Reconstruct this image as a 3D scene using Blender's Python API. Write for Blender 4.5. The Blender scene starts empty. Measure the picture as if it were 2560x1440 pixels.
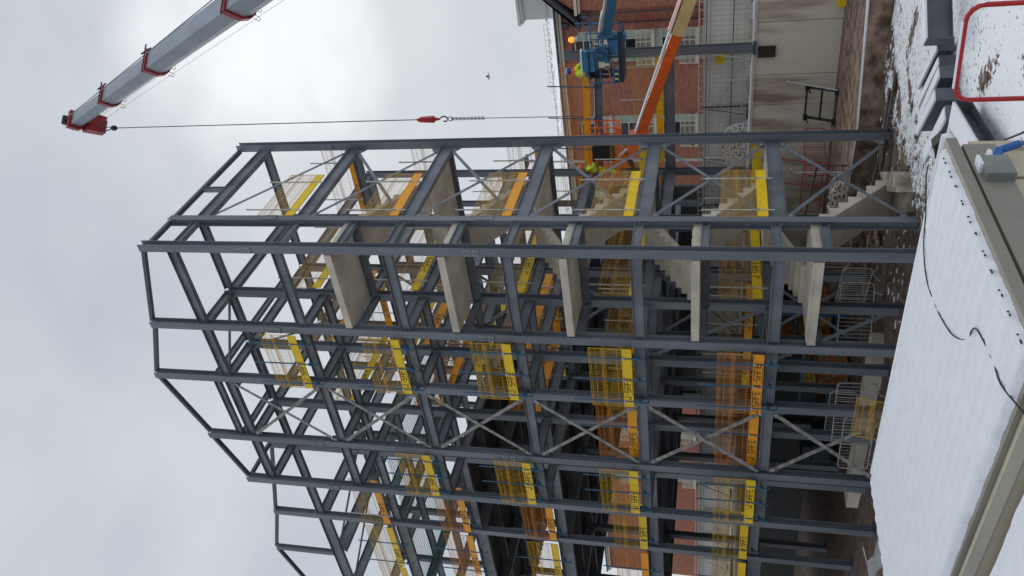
import bpy, math, random
from mathutils import Vector, Matrix, noise
R = math.radians
random.seed(7)
S = bpy.context.scene
C = S.collection

# ------------------------------------------------------------------ camera
cam_d = bpy.data.cameras.new('camera'); cam = bpy.data.objects.new('camera', cam_d); C.objects.link(cam)
F = Vector((-0.58462432, 0.77504852, 0.23982116))      # view direction
RT = Vector((0.80154847, 0.59748596, 0.02303433))      # world-right of the view
UP = Vector((0.12543705, -0.20569472, 0.97054378))
# the phone was held upright and the picture stored on its side: picture right = down
Rm = Matrix((-UP, RT, -F)).transposed().to_4x4()
Rm.translation = Vector((12.2356, -17.76834, 1.39495))
cam.matrix_world = Rm
cam_d.sensor_fit = 'HORIZONTAL'; cam_d.sensor_width = 36; cam_d.lens = 36 * 2060.39 / 2560
cam_d.clip_start = 0.1; cam_d.clip_end = 1500
S.camera = cam
S.render.resolution_x = 1024; S.render.resolution_y = 576
S.view_settings.view_transform = 'Standard'; S.view_settings.look = 'None'
S.view_settings.exposure = 0.3; S.view_settings.gamma = 1.0; S.view_settings.use_curve_mapping = False

# ------------------------------------------------------------------ sky and light
SUN = Vector((-0.2794, 0.8177, 0.5032)).normalized()
elev = math.asin(SUN.z); azim = math.atan2(SUN.x, SUN.y)
W = bpy.data.worlds.new('World'); S.world = W; W.use_nodes = True
nt = W.node_tree; nt.nodes.clear(); N = nt.nodes.new; L = nt.links.new
sky = N('ShaderNodeTexSky'); sky.sky_type = 'NISHITA'; sky.sun_disc = False
sky.sun_elevation = elev; sky.sun_rotation = azim
tc = N('ShaderNodeTexCoord')
mp = N('ShaderNodeMapping'); mp.inputs['Scale'].default_value = (1.0, 1.0, 1.6); L(tc.outputs['Generated'], mp.inputs[0])
n1 = N('ShaderNodeTexNoise'); n1.inputs['Scale'].default_value = 3.2; n1.inputs['Detail'].default_value = 5; n1.inputs['Roughness'].default_value = .52
n1.inputs['Distortion'].default_value = .35
L(mp.outputs[0], n1.inputs['Vector'])
cr = N('ShaderNodeValToRGB')
cr.color_ramp.elements[0].position = .30; cr.color_ramp.elements[0].color = (4.05, 4.45, 4.95, 1)
cr.color_ramp.elements[1].position = .68; cr.color_ramp.elements[1].color = (5.3, 5.6, 5.95, 1)
L(n1.outputs['Fac'], cr.inputs[0])
# thin cloud in front of the sun
dp = N('ShaderNodeVectorMath'); dp.operation = 'DOT_PRODUCT'; dp.inputs[1].default_value = SUN
nz = N('ShaderNodeVectorMath'); nz.operation = 'NORMALIZE'; L(tc.outputs['Generated'], nz.inputs[0]); L(nz.outputs[0], dp.inputs[0])
n2 = N('ShaderNodeTexNoise'); n2.inputs['Scale'].default_value = 7; n2.inputs['Detail'].default_value = 4; L(mp.outputs[0], n2.inputs['Vector'])
ma = N('ShaderNodeMath'); ma.operation = 'MULTIPLY_ADD'; ma.inputs[1].default_value = .016; ma.inputs[2].default_value = -.008
L(n2.outputs['Fac'], ma.inputs[0])
ad = N('ShaderNodeMath'); ad.operation = 'ADD'; L(dp.outputs['Value'], ad.inputs[0]); L(ma.outputs[0], ad.inputs[1])
mr = N('ShaderNodeMapRange'); mr.interpolation_type = 'SMOOTHSTEP'; mr.inputs['From Min'].default_value = .987; mr.inputs['From Max'].default_value = .9995
mr.inputs['To Min'].default_value = 0; mr.inputs['To Max'].default_value = 2.0
L(ad.outputs[0], mr.inputs['Value'])
mr2 = N('ShaderNodeMapRange'); mr2.interpolation_type = 'SMOOTHSTEP'; mr2.inputs['From Min'].default_value = .93; mr2.inputs['From Max'].default_value = 1.0
mr2.inputs['To Min'].default_value = 0; mr2.inputs['To Max'].default_value = .18
L(dp.outputs['Value'], mr2.inputs['Value'])
a2 = N('ShaderNodeMath'); a2.operation = 'ADD'; L(mr.outputs[0], a2.inputs[0]); L(mr2.outputs[0], a2.inputs[1])
vg = N('ShaderNodeCombineXYZ'); 
for i in range(3): L(a2.outputs[0], vg.inputs[i])
va = N('ShaderNodeVectorMath'); va.operation = 'ADD'; L(cr.outputs[0], va.inputs[0]); L(vg.outputs[0], va.inputs[1])
# an overcast sky is brighter overhead
sx = N('ShaderNodeSeparateXYZ'); L(nz.outputs[0], sx.inputs[0])
mz = N('ShaderNodeMapRange'); mz.interpolation_type = 'SMOOTHSTEP'; mz.inputs['From Min'].default_value = .72; mz.inputs['From Max'].default_value = 1.0
mz.inputs['To Min'].default_value = 1.0; mz.inputs['To Max'].default_value = 1.5; L(sx.outputs[2], mz.inputs['Value'])
vz = N('ShaderNodeVectorMath'); vz.operation = 'SCALE'; L(va.outputs[0], vz.inputs[0]); L(mz.outputs[0], vz.inputs['Scale']); va = vz
mx = N('ShaderNodeMixRGB'); mx.inputs[0].default_value = .94; L(sky.outputs[0], mx.inputs[1]); L(va.outputs[0], mx.inputs[2])
bg = N('ShaderNodeBackground'); bg.inputs['Strength'].default_value = 0.1
wo = N('ShaderNodeOutputWorld'); L(mx.outputs[0], bg.inputs[0]); L(bg.outputs[0], wo.inputs[0])
sun_d = bpy.data.lights.new('sun', 'SUN'); sun_d.energy = 1.4; sun_d.angle = R(45); sun_d.color = (1, .96, .9)
sun = bpy.data.objects.new('sun', sun_d); C.objects.link(sun)
sun.rotation_euler = SUN.to_track_quat('Z', 'Y').to_euler()

# ------------------------------------------------------------------ helpers
class M:
    """collects geometry, then becomes ONE mesh"""
    def __init__(s): s.v = []; s.f = []; s.k = []
    def add(s, vs, fs):
        s.k.append((list(vs), list(fs))); o = len(s.v); s.v += [tuple(v) for v in vs]; s.f += [tuple(i + o for i in f) for f in fs]; return s
    def box(s, c, d, rot=None):
        c = Vector(c); h = [x / 2 for x in d]
        vs = [Vector((x * h[0], y * h[1], z * h[2])) for x in (-1, 1) for y in (-1, 1) for z in (-1, 1)]
        if rot is not None: vs = [rot @ v for v in vs]
        return s.add([c + v for v in vs], [(0, 1, 3, 2), (4, 6, 7, 5), (0, 4, 5, 1), (2, 3, 7, 6), (0, 2, 6, 4), (1, 5, 7, 3)])
    def bb(s, a, b):
        return s.box([(a[i] + b[i]) / 2 for i in range(3)], [abs(a[i] - b[i]) for i in range(3)])
    def frame(s, p0, p1, up=(0, 0, 1)):
        p0 = Vector(p0); p1 = Vector(p1); d = (p1 - p0).normalized(); up = Vector(up)
        if abs(d.dot(up)) > .99: up = Vector((0, 1, 0))
        x = d.cross(up).normalized(); y = x.cross(d).normalized(); return p0, p1, x, y
    def prof(s, p0, p1, pts, up=(0, 0, 1), caps=True, pts2=None):
        p0, p1, x, y = s.frame(p0, p1, up); n = len(pts); q = pts2 or pts
        vs = [p0 + x * a + y * b for a, b in pts] + [p1 + x * a + y * b for a, b in q]
        fs = [(i, (i + 1) % n, n + (i + 1) % n, n + i) for i in range(n)]
        if caps: fs += [tuple(range(n - 1, -1, -1)), tuple(range(n, 2 * n))]
        return s.add(vs, fs)
    def ibeam(s, p0, p1, h, b, tf=.016, tw=.010, up=(0, 0, 1)):
        H = h / 2; B = b / 2; t = tw / 2
        pts = [(-B, -H), (B, -H), (B, -H + tf), (t, -H + tf), (t, H - tf), (B, H - tf), (B, H), (-B, H), (-B, H - tf), (-t, H - tf), (-t, -H + tf), (-B, -H + tf)]
        p0, p1, x, y = s.frame(p0, p1, up)
        vs = [p0 + x * a + y * c for a, c in pts] + [p1 + x * a + y * c for a, c in pts]; n = 12
        fs = [(i, (i + 1) % n, n + (i + 1) % n, n + i) for i in range(n)]
        for o in (0, 12):
            fs += [(o + 0, o + 1, o + 2, o + 3, o + 10, o + 11), (o + 3, o + 4, o + 9, o + 10), (o + 4, o + 5, o + 6, o + 7, o + 8, o + 9)]
        return s.add(vs, fs)
    def bar(s, p0, p1, w, h=None, up=(0, 0, 1), caps=True):
        h = h or w; return s.prof(p0, p1, [(-w / 2, -h / 2), (w / 2, -h / 2), (w / 2, h / 2), (-w / 2, h / 2)], up, caps)
    def tube(s, path, r, n=6, caps=True, closed=False):
        P = [Vector(p) for p in path]; k = len(P); rings = []
        ref = Vector((0, 0, 1)); 
        for i, p in enumerate(P):
            if closed: d = P[(i + 1) % k] - P[i - 1]
            else: d = P[min(i + 1, k - 1)] - P[max(i - 1, 0)]
            d.normalize()
            rf = ref if abs(d.dot(ref)) < .95 else Vector((.3, 1, 0)).normalized()
            x = d.cross(rf).normalized()
            if rings and x.dot(px) < 0: x = -x
            px = x; y = x.cross(d)
            rr = r[i] if isinstance(r, (list, tuple)) else r
            rings.append([p + x * math.cos(2 * math.pi * j / n) * rr + y * math.sin(2 * math.pi * j / n) * rr for j in range(n)])
        vs = [v for g in rings for v in g]; fs = []
        for i in range(k if closed else k - 1):
            a = i * n; b = ((i + 1) % k) * n
            for j in range(n): fs.append((a + j, a + (j + 1) % n, b + (j + 1) % n, b + j))
        if caps and not closed: fs += [tuple(range(n - 1, -1, -1)), tuple(range((k - 1) * n, k * n))]
        return s.add(vs, fs)
    def ball(s, c, r, n=8, m=5, sc=(1, 1, 1)):
        c = Vector(c); vs = [c + Vector((0, 0, -r * sc[2]))]
        for i in range(1, m):
            t = math.pi * i / m - math.pi / 2
            for j in range(n):
                a = 2 * math.pi * j / n
                vs.append(c + Vector((math.cos(t) * math.cos(a) * r * sc[0], math.cos(t) * math.sin(a) * r * sc[1], math.sin(t) * r * sc[2])))
        vs.append(c + Vector((0, 0, r * sc[2]))); fs = []
        for j in range(n): fs.append((0, 1 + (j + 1) % n, 1 + j))
        for i in range(m - 2):
            for j in range(n):
                a = 1 + i * n; fs.append((a + j, a + (j + 1) % n, a + n + (j + 1) % n, a + n + j))
        e = len(vs) - 1; a = 1 + (m - 2) * n
        for j in range(n): fs.append((a + j, a + (j + 1) % n, e))
        return s.add(vs, fs)
    def extr(s, poly, axis, a, b):
        """polygon in the two other axes, extruded along axis from a to b"""
        def mk(p, t):
            q = list(p); q.insert(axis, t); return q
        n = len(poly); vs = [mk(p, a) for p in poly] + [mk(p, b) for p in poly]
        fs = [(i, (i + 1) % n, n + (i + 1) % n, n + i) for i in range(n)] + [tuple(range(n - 1, -1, -1)), tuple(range(n, 2 * n))]
        return s.add(vs, fs)
    def mesh(s, name, mat, off=(0, 0, 0), smooth=False):
        o = Vector(off); me = bpy.data.meshes.new(name)
        me.from_pydata([Vector(v) - o for v in s.v], [], s.f); me.validate()
        import bmesh
        bm = bmesh.new(); bm.from_mesh(me); bmesh.ops.recalc_face_normals(bm, faces=bm.faces); bm.to_mesh(me); bm.free()
        me.materials.append(mat)
        if smooth:
            me.polygons.foreach_set('use_smooth', [True] * len(me.polygons))
        return me
def wloc(o):
    v = Vector((0, 0, 0))
    while o: v = v + o.location; o = o.parent
    return v
def put(name, me, parent=None, loc=(0, 0, 0)):
    o = bpy.data.objects.new(name, me); C.objects.link(o); o.parent = parent; o.location = loc; return o
EACH = {'gusset_plate', 'upright', 'end_plate', 'splice_plate', 'sheet', 'gate_bar', 'corner_leg'}
STUFFN = {'bolts', 'brace_bolts', 'landing_bolts', 'end_plate_bolts', 'hose', 'dipole_rods', 'rope_guides', 'lattice', 'wire_grid', 'print_lines', 'ridge_guard', 'ladder_beam', 'chain', 'panel_seam'}
def part(name, m, mat, parent, smooth=False, kind=None, label=None):
    """m is in world coordinates; the part takes its thing's origin"""
    if name in EACH and len(m.k) > 1:
        for vs, fs in m.k:
            q_ = M(); q_.add(vs, fs); o = put(name, q_.mesh(name, mat, wloc(parent), smooth), parent)
        return o
    o = put(name, m.mesh(name, mat, wloc(parent), smooth), parent)
    if kind: o['kind'] = kind
    elif name in STUFFN: o['kind'] = 'stuff'
    if label: o['label'] = label
    return o
def thing(name, label, cat, loc=(0, 0, 0), rz=0, group=None):
    o = bpy.data.objects.new(name, None); C.objects.link(o); o.empty_display_size = .2
    o.location = loc; o.rotation_euler = (0, 0, rz); o['label'] = label; o['category'] = cat
    if group: o['group'] = group
    return o
def struct(name, m, mat, smooth=False, kind='structure', label=None):
    o = put(name, m.mesh(name, mat, (0, 0, 0), smooth)); o['kind'] = kind
    if label: o['label'] = label
    return o
def single(name, m, mat, label, cat, loc=(0, 0, 0), group=None, smooth=False):
    o = put(name, m.mesh(name, mat, loc, smooth), None, loc); o['label'] = label; o['category'] = cat
    if group: o['group'] = group
    return o
def copy_tree(o, parent=None):
    c = o.copy(); C.objects.link(c); c.parent = parent
    for ch in [x for x in KIDS.get(o.name, [])]: copy_tree(ch, c)
    return c
KIDS = {}
def index(o):
    ks = [x for x in o.children]; KIDS[o.name] = ks
    for k in ks: index(k)

def mat(name, col, rough=.6, metal=0, var=.12, scale=3, bump=0, bscale=20, spec=.5, col2=None, streak=False, lo=.35, hi=.65):
    m = bpy.data.materials.new(name); m.use_nodes = True; nt = m.node_tree; b = nt.nodes['Principled BSDF']
    N = nt.nodes.new; L = nt.links.new
    b.inputs['Roughness'].default_value = rough; b.inputs['Metallic'].default_value = metal
    b.inputs['Specular IOR Level'].default_value = spec
    g = N('ShaderNodeNewGeometry'); mp = N('ShaderNodeMapping'); L(g.outputs['Position'], mp.inputs[0])
    if streak: mp.inputs['Scale'].default_value = (1, 1, .18)
    n = N('ShaderNodeTexNoise'); n.inputs['Scale'].default_value = scale; n.inputs['Detail'].default_value = 6; L(mp.outputs[0], n.inputs['Vector'])
    c = N('ShaderNodeValToRGB'); c.color_ramp.elements[0].position = lo; c.color_ramp.elements[1].position = hi
    c.color_ramp.elements[0].color = (*[x * (1 - var) for x in (col2 or col)], 1); c.color_ramp.elements[1].color = (*[min(1, x * (1 + var)) for x in col], 1)
    L(n.outputs['Fac'], c.inputs[0]); L(c.outputs[0], b.inputs['Base Color'])
    if bump:
        n2 = N('ShaderNodeTexNoise'); n2.inputs['Scale'].default_value = bscale; n2.inputs['Detail'].default_value = 5; L(g.outputs['Position'], n2.inputs['Vector'])
        bp = N('ShaderNodeBump'); bp.inputs['Strength'].default_value = bump; bp.inputs['Distance'].default_value = .03
        L(n2.outputs['Fac'], bp.inputs['Height']); L(bp.outputs[0], b.inputs['Normal'])
    return m
STEEL = mat('grey_painted_steel', (.165, .185, .215), .40, .0, .14, 1.3, spec=.55, col2=(.135, .155, .185), streak=True)
STEELD = mat('dark_painted_steel', (.075, .088, .115), .45, 0, .16, 1.3)
GALV = mat('galvanised_steel', (.5, .5, .49), .5, .3, .15, 6)
BRACE = mat('brace_steel', (.30, .285, .265), .5, .1, .25, 5, col2=(.22, .21, .21))
BOLT = mat('bolt_zinc', (.5, .51, .52), .35, .6, .05)
CONC = mat('precast_concrete', (.62, .56, .46), .85, 0, .07, 1.3, .15, 18, col2=(.50, .455, .385))
CONCW = mat('wall_concrete', (.64, .58, .49), .88, 0, .08, 1.3, .25, 9, col2=(.34, .25, .18), streak=True, lo=.34, hi=.52)
YEL = mat('yellow_barrier_paint', (.9, .60, .004), .45, 0, .07, 4)
ORA = mat('orange_barrier_paint', (.92, .38, .006), .45, 0, .07, 4)
YMESH = mat('yellow_wire', (.72, .42, .01), .5, 0, .15, 4)
OMESH = mat('orange_wire', (.72, .26, .015), .5, 0, .15, 4)
BMESH = mat('backlit_wire', (.56, .32, .04), .5, 0, .2, 4)  # browner yellow, the backlit look painted into the wire colour
REDC = mat('dull_red_paint', (.30, .012, .018), .45, 0, .15, 4)
INK = mat('dark_lettering', (.035, .018, .012), .6, 0, .1)
BLUE = mat('blue_post_paint', (.03, .11, .19), .45, 0, .2, 8)
POST = mat('galvanised_tube', (.5, .48, .43), .5, .2, .2, 9)
SNOW = mat('snow', (.80, .82, .86), .8, 0, .03, 2, .5, 16, spec=.2)
REDP = mat('red_paint', (.42, .012, .015), .4, 0, .12, 5)
REDO = mat('orange_red_paint', (.85, .13, .015), .42, 0, .12, 3)
BEIGE = mat('beige_boom_paint', (.70, .50, .22), .5, 0, .1, 3)
BLP = mat('blue_lift_paint', (.03, .14, .27), .45, 0, .2, 4)
CREAM = mat('cream_panel', (.50, .435, .32), .6, 0, .06, 1.5, .05, 30, streak=True)
CREAMD = mat('cream_trim_grey', (.24, .225, .19), .6, 0, .08, 1.5)
RUB = mat('black_rubber', (.012, .012, .014), .6, 0, .1)
DARK = mat('dark_void', (.012, .013, .015), .8, 0, .1)
CRGREY = mat('crane_boom_grey', (.27, .31, .36), .45, .1, .10, 1.2)
HIV = mat('hi_vis_yellow', (.62, .85, .02), .7, 0, .12, 14)
HIO = mat('hi_vis_orange', (.9, .13, .01), .7, 0, .1, 14)
SKIN = mat('skin', (.45, .25, .18), .6, 0, .08)
NAVY = mat('dark_trousers', (.02, .022, .03), .8, 0, .2)
WOODO = mat('orange_timber', (.42, .15, .03), .7, 0, .25, 3, col2=(.33, .12, .03))
WOODY = mat('yellow_timber', (.48, .30, .035), .7, 0, .2, 3)
WOOD = mat('raw_timber', (.30, .21, .12), .8, 0, .25, 5, .2, 20)
NETM = mat('teal_netting', (.03, .16, .135), .8, 0, .15)
TEAL = mat('teal_sheet', (.03, .22, .18), .7, 0, .15)
STONE = mat('pale_stone', (.62, .55, .44), .8, 0, .1, 3, streak=True)
SLATE = mat('slate', (.045, .05, .06), .6, 0, .3, 5)
HOARD = mat('hoarding_sheet', (.6, .6, .57), .7, 0, .06, 1.2, streak=True)
RAILB = mat('balcony_beige', (.62, .57, .47), .6, 0, .08)
GREENF = mat('green_window_frame', (.42, .52, .45), .6, 0, .1)
def glass_mat():
    m = bpy.data.materials.new('window_glass'); m.use_nodes = True; b = m.node_tree.nodes['Principled BSDF']
    b.inputs['Base Color'].default_value = (.02, .025, .03, 1); b.inputs['Roughness'].default_value = .08; return m
GLASS = glass_mat()
def emis(name, col, st):
    m = bpy.data.materials.new(name); m.use_nodes = True; b = m.node_tree.nodes['Principled BSDF']
    b.inputs['Base Color'].default_value = (*col, 1); b.inputs['Emission Color'].default_value = (*col, 1); b.inputs['Emission Strength'].default_value = st; return m
BEAC = emis('lit_amber_lens', (1, .30, .01), .95)
def brick_mat():
    m = bpy.data.materials.new('red_brickwork'); m.use_nodes = True; nt = m.node_tree; b = nt.nodes['Principled BSDF']; N = nt.nodes.new; L = nt.links.new
    g = N('ShaderNodeNewGeometry'); sp = N('ShaderNodeSeparateXYZ'); L(g.outputs['Position'], sp.inputs[0])
    sm = N('ShaderNodeMath'); sm.operation = 'ADD'; L(sp.outputs[0], sm.inputs[0]); L(sp.outputs[1], sm.inputs[1])
    cb = N('ShaderNodeCombineXYZ'); L(sm.outputs[0], cb.inputs[0]); L(sp.outputs[2], cb.inputs[1])
    t = N('ShaderNodeTexBrick'); L(cb.outputs[0], t.inputs['Vector']); t.inputs['Scale'].default_value = 1
    t.inputs['Brick Width'].default_value = .46; t.inputs['Row Height'].default_value = .15; t.inputs['Mortar Size'].default_value = .022
    t.inputs['Color1'].default_value = (.50, .185, .105, 1); t.inputs['Color2'].default_value = (.34, .12, .075, 1); t.inputs['Mortar'].default_value = (.24, .12, .095, 1)
    n = N('ShaderNodeTexNoise'); n.inputs['Scale'].default_value = .35; n.inputs['Detail'].default_value = 6; L(g.outputs['Position'], n.inputs['Vector'])
    mr = N('ShaderNodeMapRange'); mr.inputs['To Min'].default_value = .8; mr.inputs['To Max'].default_value = 1.2; L(n.outputs['Fac'], mr.inputs['Value'])
    mu = N('ShaderNodeVectorMath'); mu.operation = 'SCALE'; L(t.outputs['Color'], mu.inputs[0]); L(mr.outputs[0], mu.inputs['Scale'])
    L(mu.outputs[0], b.inputs['Base Color']); b.inputs['Roughness'].default_value = .9; return m
BRICK = brick_mat()
ROWB = mat('salmon_brick', (.40, .15, .09), .9, 0, .1, 2)

# ------------------------------------------------------------------ levels and grid (metres; z = 0 is the lowest beam top)
LV = [0, 3.6, 7.11, 10.59, 14.04, 17.53]
GZ = -3.6
LN = ['lowest', 'second', 'third', 'fourth', 'fifth', 'roof']
XC, XD, XE, XF, XG = 0, -3.04, -5.33, -8.21, -10.53
XH, XI, XJ, XK = -14.85, -17.5, -20.2, -24.2
Y1, Y2, Y3, Y4 = 1.78, 6.45, 14.0, 20.0

# ------------------------------------------------------------------ ground
MUDP = [(6.9, -2.5, 4.85, -.9, .75), (6.2, .6, 5.0, 1.9, .12), (3.0, 3.6, 1.6, 3.4, .2), (4.0, 5.6, 2.0, 6.4, .16), (3.6, 9.0, 1.6, 9.6, .3), (4.6, -3.9, 3.5, -2.3, .4), (7.2, -3.6, 6.0, -2.7, .35), (2.2, 8.4, 1.1, 5.6, .45), (3.4, 8.0, 1.9, 4.4, .3)]
def snow_amount(x, y):
    n = noise.noise(Vector((x * .35, y * .35, 3))) * 1.6 + noise.noise(Vector((x * 1.1, y * 1.1, 9))) * .7
    # right of the frame, away from the retaining wall, snow lies; the working area is churned mud
    edge = 0.9 + max(0, 3 - y) * .35
    s = (x - edge) * .55 + n * .55
    s = min(s, (9.6 - y) * .5 + n * .5)
    if y < -2.8 and x < 6: s = min(s, .9)
    s += .25
    for (ax, ay, bx_, by_, w) in MUDP:
        vx, vy = bx_ - ax, by_ - ay; t = max(0, min(1, ((x - ax) * vx + (y - ay) * vy) / (vx * vx + vy * vy)))
        dd = math.hypot(x - ax - vx * t, y - ay - vy * t) + n * .12; s -= max(0, 1.25 - dd / (w * (1 - .45 * t))) * 1.6
    return min(s, .80 if y < -.5 else .66)
def gheight(x, y):
    h = noise.noise(Vector((x * .5, y * .5, 0))) * .07 + noise.noise(Vector((x * 1.7, y * 1.7, 5))) * .05 + noise.noise(Vector((x * 4.5, y * 4.5, 2))) * .028
    if x < 0: h += -.04
    return GZ + h
def ground():
    xs = [-400, -200, -100, -60] + [-40 + i * 2 for i in range(10)] + [-20 + i * .22 for i in range(160)] + [15.3 + i * 3 for i in range(12)] + [80, 150, 400]
    ys = [-300, -150, -80, -50] + [-40 + i * 4 for i in range(6)] + [-18 + i * .22 for i in range(146)]
    ys = ys + [14.4]
    vs = []; col = []
    for y in ys:
        for x in xs:
            vs.append((x, y, gheight(x, y) if -20 <= x <= 16 and -18 <= y <= 14.2 else GZ))
            col.append(snow_amount(x, y))
    nx = len(xs); fs = [(j * nx + i, j * nx + i + 1, (j + 1) * nx + i + 1, (j + 1) * nx + i) for j in range(len(ys) - 1) for i in range(nx - 1)]
    me = bpy.data.meshes.new('ground'); me.from_pydata(vs, [], fs)
    at = me.attributes.new('snow', 'FLOAT', 'POINT'); at.data.foreach_set('value', col)
    me.polygons.foreach_set('use_smooth', [True] * len(fs))
    m = bpy.data.materials.new('mud_and_snow'); m.use_nodes = True; nt = m.node_tree; b = nt.nodes['Principled BSDF']; N = nt.nodes.new; L = nt.links.new
    g = N('ShaderNodeNewGeometry'); at = N('ShaderNodeAttribute'); at.attribute_name = 'snow'
    n = N('ShaderNodeTexNoise'); n.inputs['Scale'].default_value = 7.5; n.inputs['Detail'].default_value = 10; n.inputs['Roughness'].default_value = .74; L(g.outputs['Position'], n.inputs['Vector'])
    mm = N('ShaderNodeMath'); mm.operation = 'MULTIPLY_ADD'; mm.inputs[1].default_value = 4.6; mm.inputs[2].default_value = -2.3; L(n.outputs['Fac'], mm.inputs[0])
    aa = N('ShaderNodeMath'); aa.operation = 'ADD'; L(at.outputs['Fac'], aa.inputs[0]); L(mm.outputs[0], aa.inputs[1])
    mr = N('ShaderNodeMapRange'); mr.inputs['From Min'].default_value = .24; mr.inputs['From Max'].default_value = .34; L(aa.outputs[0], mr.inputs['Value'])
    n2 = N('ShaderNodeTexNoise'); n2.inputs['Scale'].default_value = 2.2; n2.inputs['Detail'].default_value = 9; n2.inputs['Roughness'].default_value = .7; L(g.outputs['Position'], n2.inputs['Vector'])
    cr = N('ShaderNodeValToRGB'); cr.color_ramp.elements[0].position = .32; cr.color_ramp.elements[1].position = .7
    cr.color_ramp.elements[0].color = (.045, .026, .018, 1); cr.color_ramp.elements[1].color = (.22, .15, .11, 1); L(n2.outputs['Fac'], cr.inputs[0])
    mx = N('ShaderNodeMixRGB'); L(mr.outputs[0], mx.inputs[0]); L(cr.outputs[0], mx.inputs[1]); mx.inputs[2].default_value = (.88, .90, .93, 1)
    L(mx.outputs[0], b.inputs['Base Color']); b.inputs['Roughness'].default_value = .8
    bp = N('ShaderNodeBump'); bp.inputs['Strength'].default_value = .45; bp.inputs['Distance'].default_value = .05
    L(n.outputs['Fac'], bp.inputs['Height']); L(bp.outputs[0], b.inputs['Normal'])
    me.materials.append(m)
    o = put('ground', me); o['kind'] = 'structure'
ground()
up = M(); up.bb((-400, 14.9, -4.5), (400, 300, .12)); struct('upper_terrace_ground', up, mat('terrace_snow', (.55, .55, .55), .9, 0, .3, .8, col2=(.2, .17, .14)))

# concrete ledge at the foot of the retaining wall
m = M(); m.extr([(9, 14.24), (9, 11.2), (3.45, 9.35), (-.5, 8.25), (-5, 8.9), (-8.6, 9.6), (-9.6, 14.24)], 2, -4.2, -2.95)
o = struct('wall_footing_ledge', m, mat('muddy_concrete', (.28, .20, .145), .85, 0, .25, 2.6, .6, 9, col2=(.12, .072, .048)))
m = M(); m.tube([(9, 11.2, -2.93), (3.45, 9.35, -2.93), (-.5, 8.25, -2.93), (-3, 8.5, -2.94)], [.055, .05, .035, .015], 6)
struct('snow_on_ledge_edge', m, SNOW, True)

# ------------------------------------------------------------------ retaining wall
t = thing('retaining_wall', 'long cast concrete retaining wall with vertical pour joints and brown stains', 'wall', (0, 14.4, -3))
xx = 12; random.seed(3)
while xx > -9.2:
    w = random.choice([1.05, 1.25, 1.5, 2.1]); 
    m = M(); m.bb((xx - .012, 14.3 + random.uniform(-.02, .015), -4.2), (xx - w + .012, 14.9, .10))
    part('panel', m, CONCW, t); xx -= w
m = M(); m.bb((12, 14.33, -4), (-9.2, 14.88, .085)); part('joint_backing', m, mat('joint_dark', (.10, .08, .06), .9), t)
m = M(); m.bb((12, 14.22, .10), (-40, 14.5, .19)); part('coping', m, CONC, t)
m = M(); P = [(12 - i * .4, 14.27 + random.uniform(-.03, .03), .21 + random.uniform(-.01, .015)) for i in range(70)]; m.tube(P, [random.uniform(.04, .075) for _ in P], 6); part('snow_cap', m, SNOW, t, True)
m = M(); m.bb((xx - .02, 14.3, -4.6), (-45, 14.9, .10)); part('basement_shade_wall', m, mat('painted_shade_black', (.014, .014, .016), .6, 0, .3), t)  # near-black stretch: the deep shade under the wing, painted as wall colour
# pocket broken out under the far column
m = M(); m.bb((-.42, 14.12, -.62), (-.02, 14.31, .02))
single('wall_pocket', m, mat('rusty_dark', (.04, .028, .022), .8), 'dark rusty steel bracket pocket in the retaining wall under the far column', 'bracket')

# ------------------------------------------------------------------ steel frame
fr = thing('building_frame', 'unclad grey steel building frame with gabled ends, cross bracing and bolted columns', 'building frame', (-8, 5, GZ))
def col_front(x, y, z1, z0=GZ, big=.254, name='column', splice=True, side=1):
    """column with flanges facing the gable front"""
    m = M(); m.ibeam((x, y + big / 2, z0), (x, y + big / 2, z1), big, big, .018, .012, up=(0, 1, 0))
    c = part(name, m, STEEL, fr)
    if splice:
        for z in (7.9, 14.85):
            if z > z1 - 1: continue
            m = M(); m.bb((x - big * .46, y - .022, z - .24), (x + big * .46, y - .001, z + .24)); m.bb((x + .006, y + .04, z - .24), (x + .022, y + big - .04, z + .24))
            p = part('splice_plate', m, STEEL, c)
            m = M()
            for zz in (-.18, -.09, .09, .18):
                for s in (-.075, .075): m.bb((x + s - .016, y - .042, z + zz - .016), (x + s + .016, y - .022, z + zz + .016))
                m.bb((x + .022, y + .09, z + zz - .014), (x + .05, y + .118, z + zz + .014))
            part('bolts', m, BOLT, c)
    # base plate
    m = M(); m.bb((x - .22, y + big / 2 - .22, z0 - .1), (x + .22, y + big / 2 + .22, z0 + .03)); part('base_plate', m, STEELD, c)
    return c
def col_side(x, y, z1, z0=GZ, big=.254):
    m = M(); m.ibeam((x - big / 2, y, z0), (x - big / 2, y, z1), big, big, .018, .012, up=(1, 0, 0)); c = part('column', m, STEEL, fr)
    for z in (7.9, 14.85):
        if z > z1: continue
        m = M(); m.bb((x + .001, y - .115, z - .24), (x + .022, y + .115, z + .24)); part('splice_plate', m, STEEL, c)
        m = M()
        for zz in (-.18, -.09, .09, .18):
            for s in (-.075, .075): m.bb((x + .022, y + s - .016, z + zz - .016), (x + .04, y + s + .016, z + zz + .016))
        part('bolts', m, BOLT, c)
    for z in LV[:5]:
        m = M()
        for zz in (.12, .22, .3):
            m.bb((x - .15, y - .035, z - zz - .014), (x - .11, y - .007, z - zz + .014)); m.bb((x - .2, y - .035, z - zz - .014), (x - .17, y - .007, z - zz + .014))
        part('bolts', m, BOLT, c)
    return c
GT = {XC: 18.43, XD: 19.35, XE: 20.18, XF: 19.18, XG: 18.43}
for x, z in GT.items(): col_front(x, 0, z, GZ + (.3 if x == XF else 0))
col_side(0, Y1, 18.43); col_front(0, Y2, 18.43)
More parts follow.
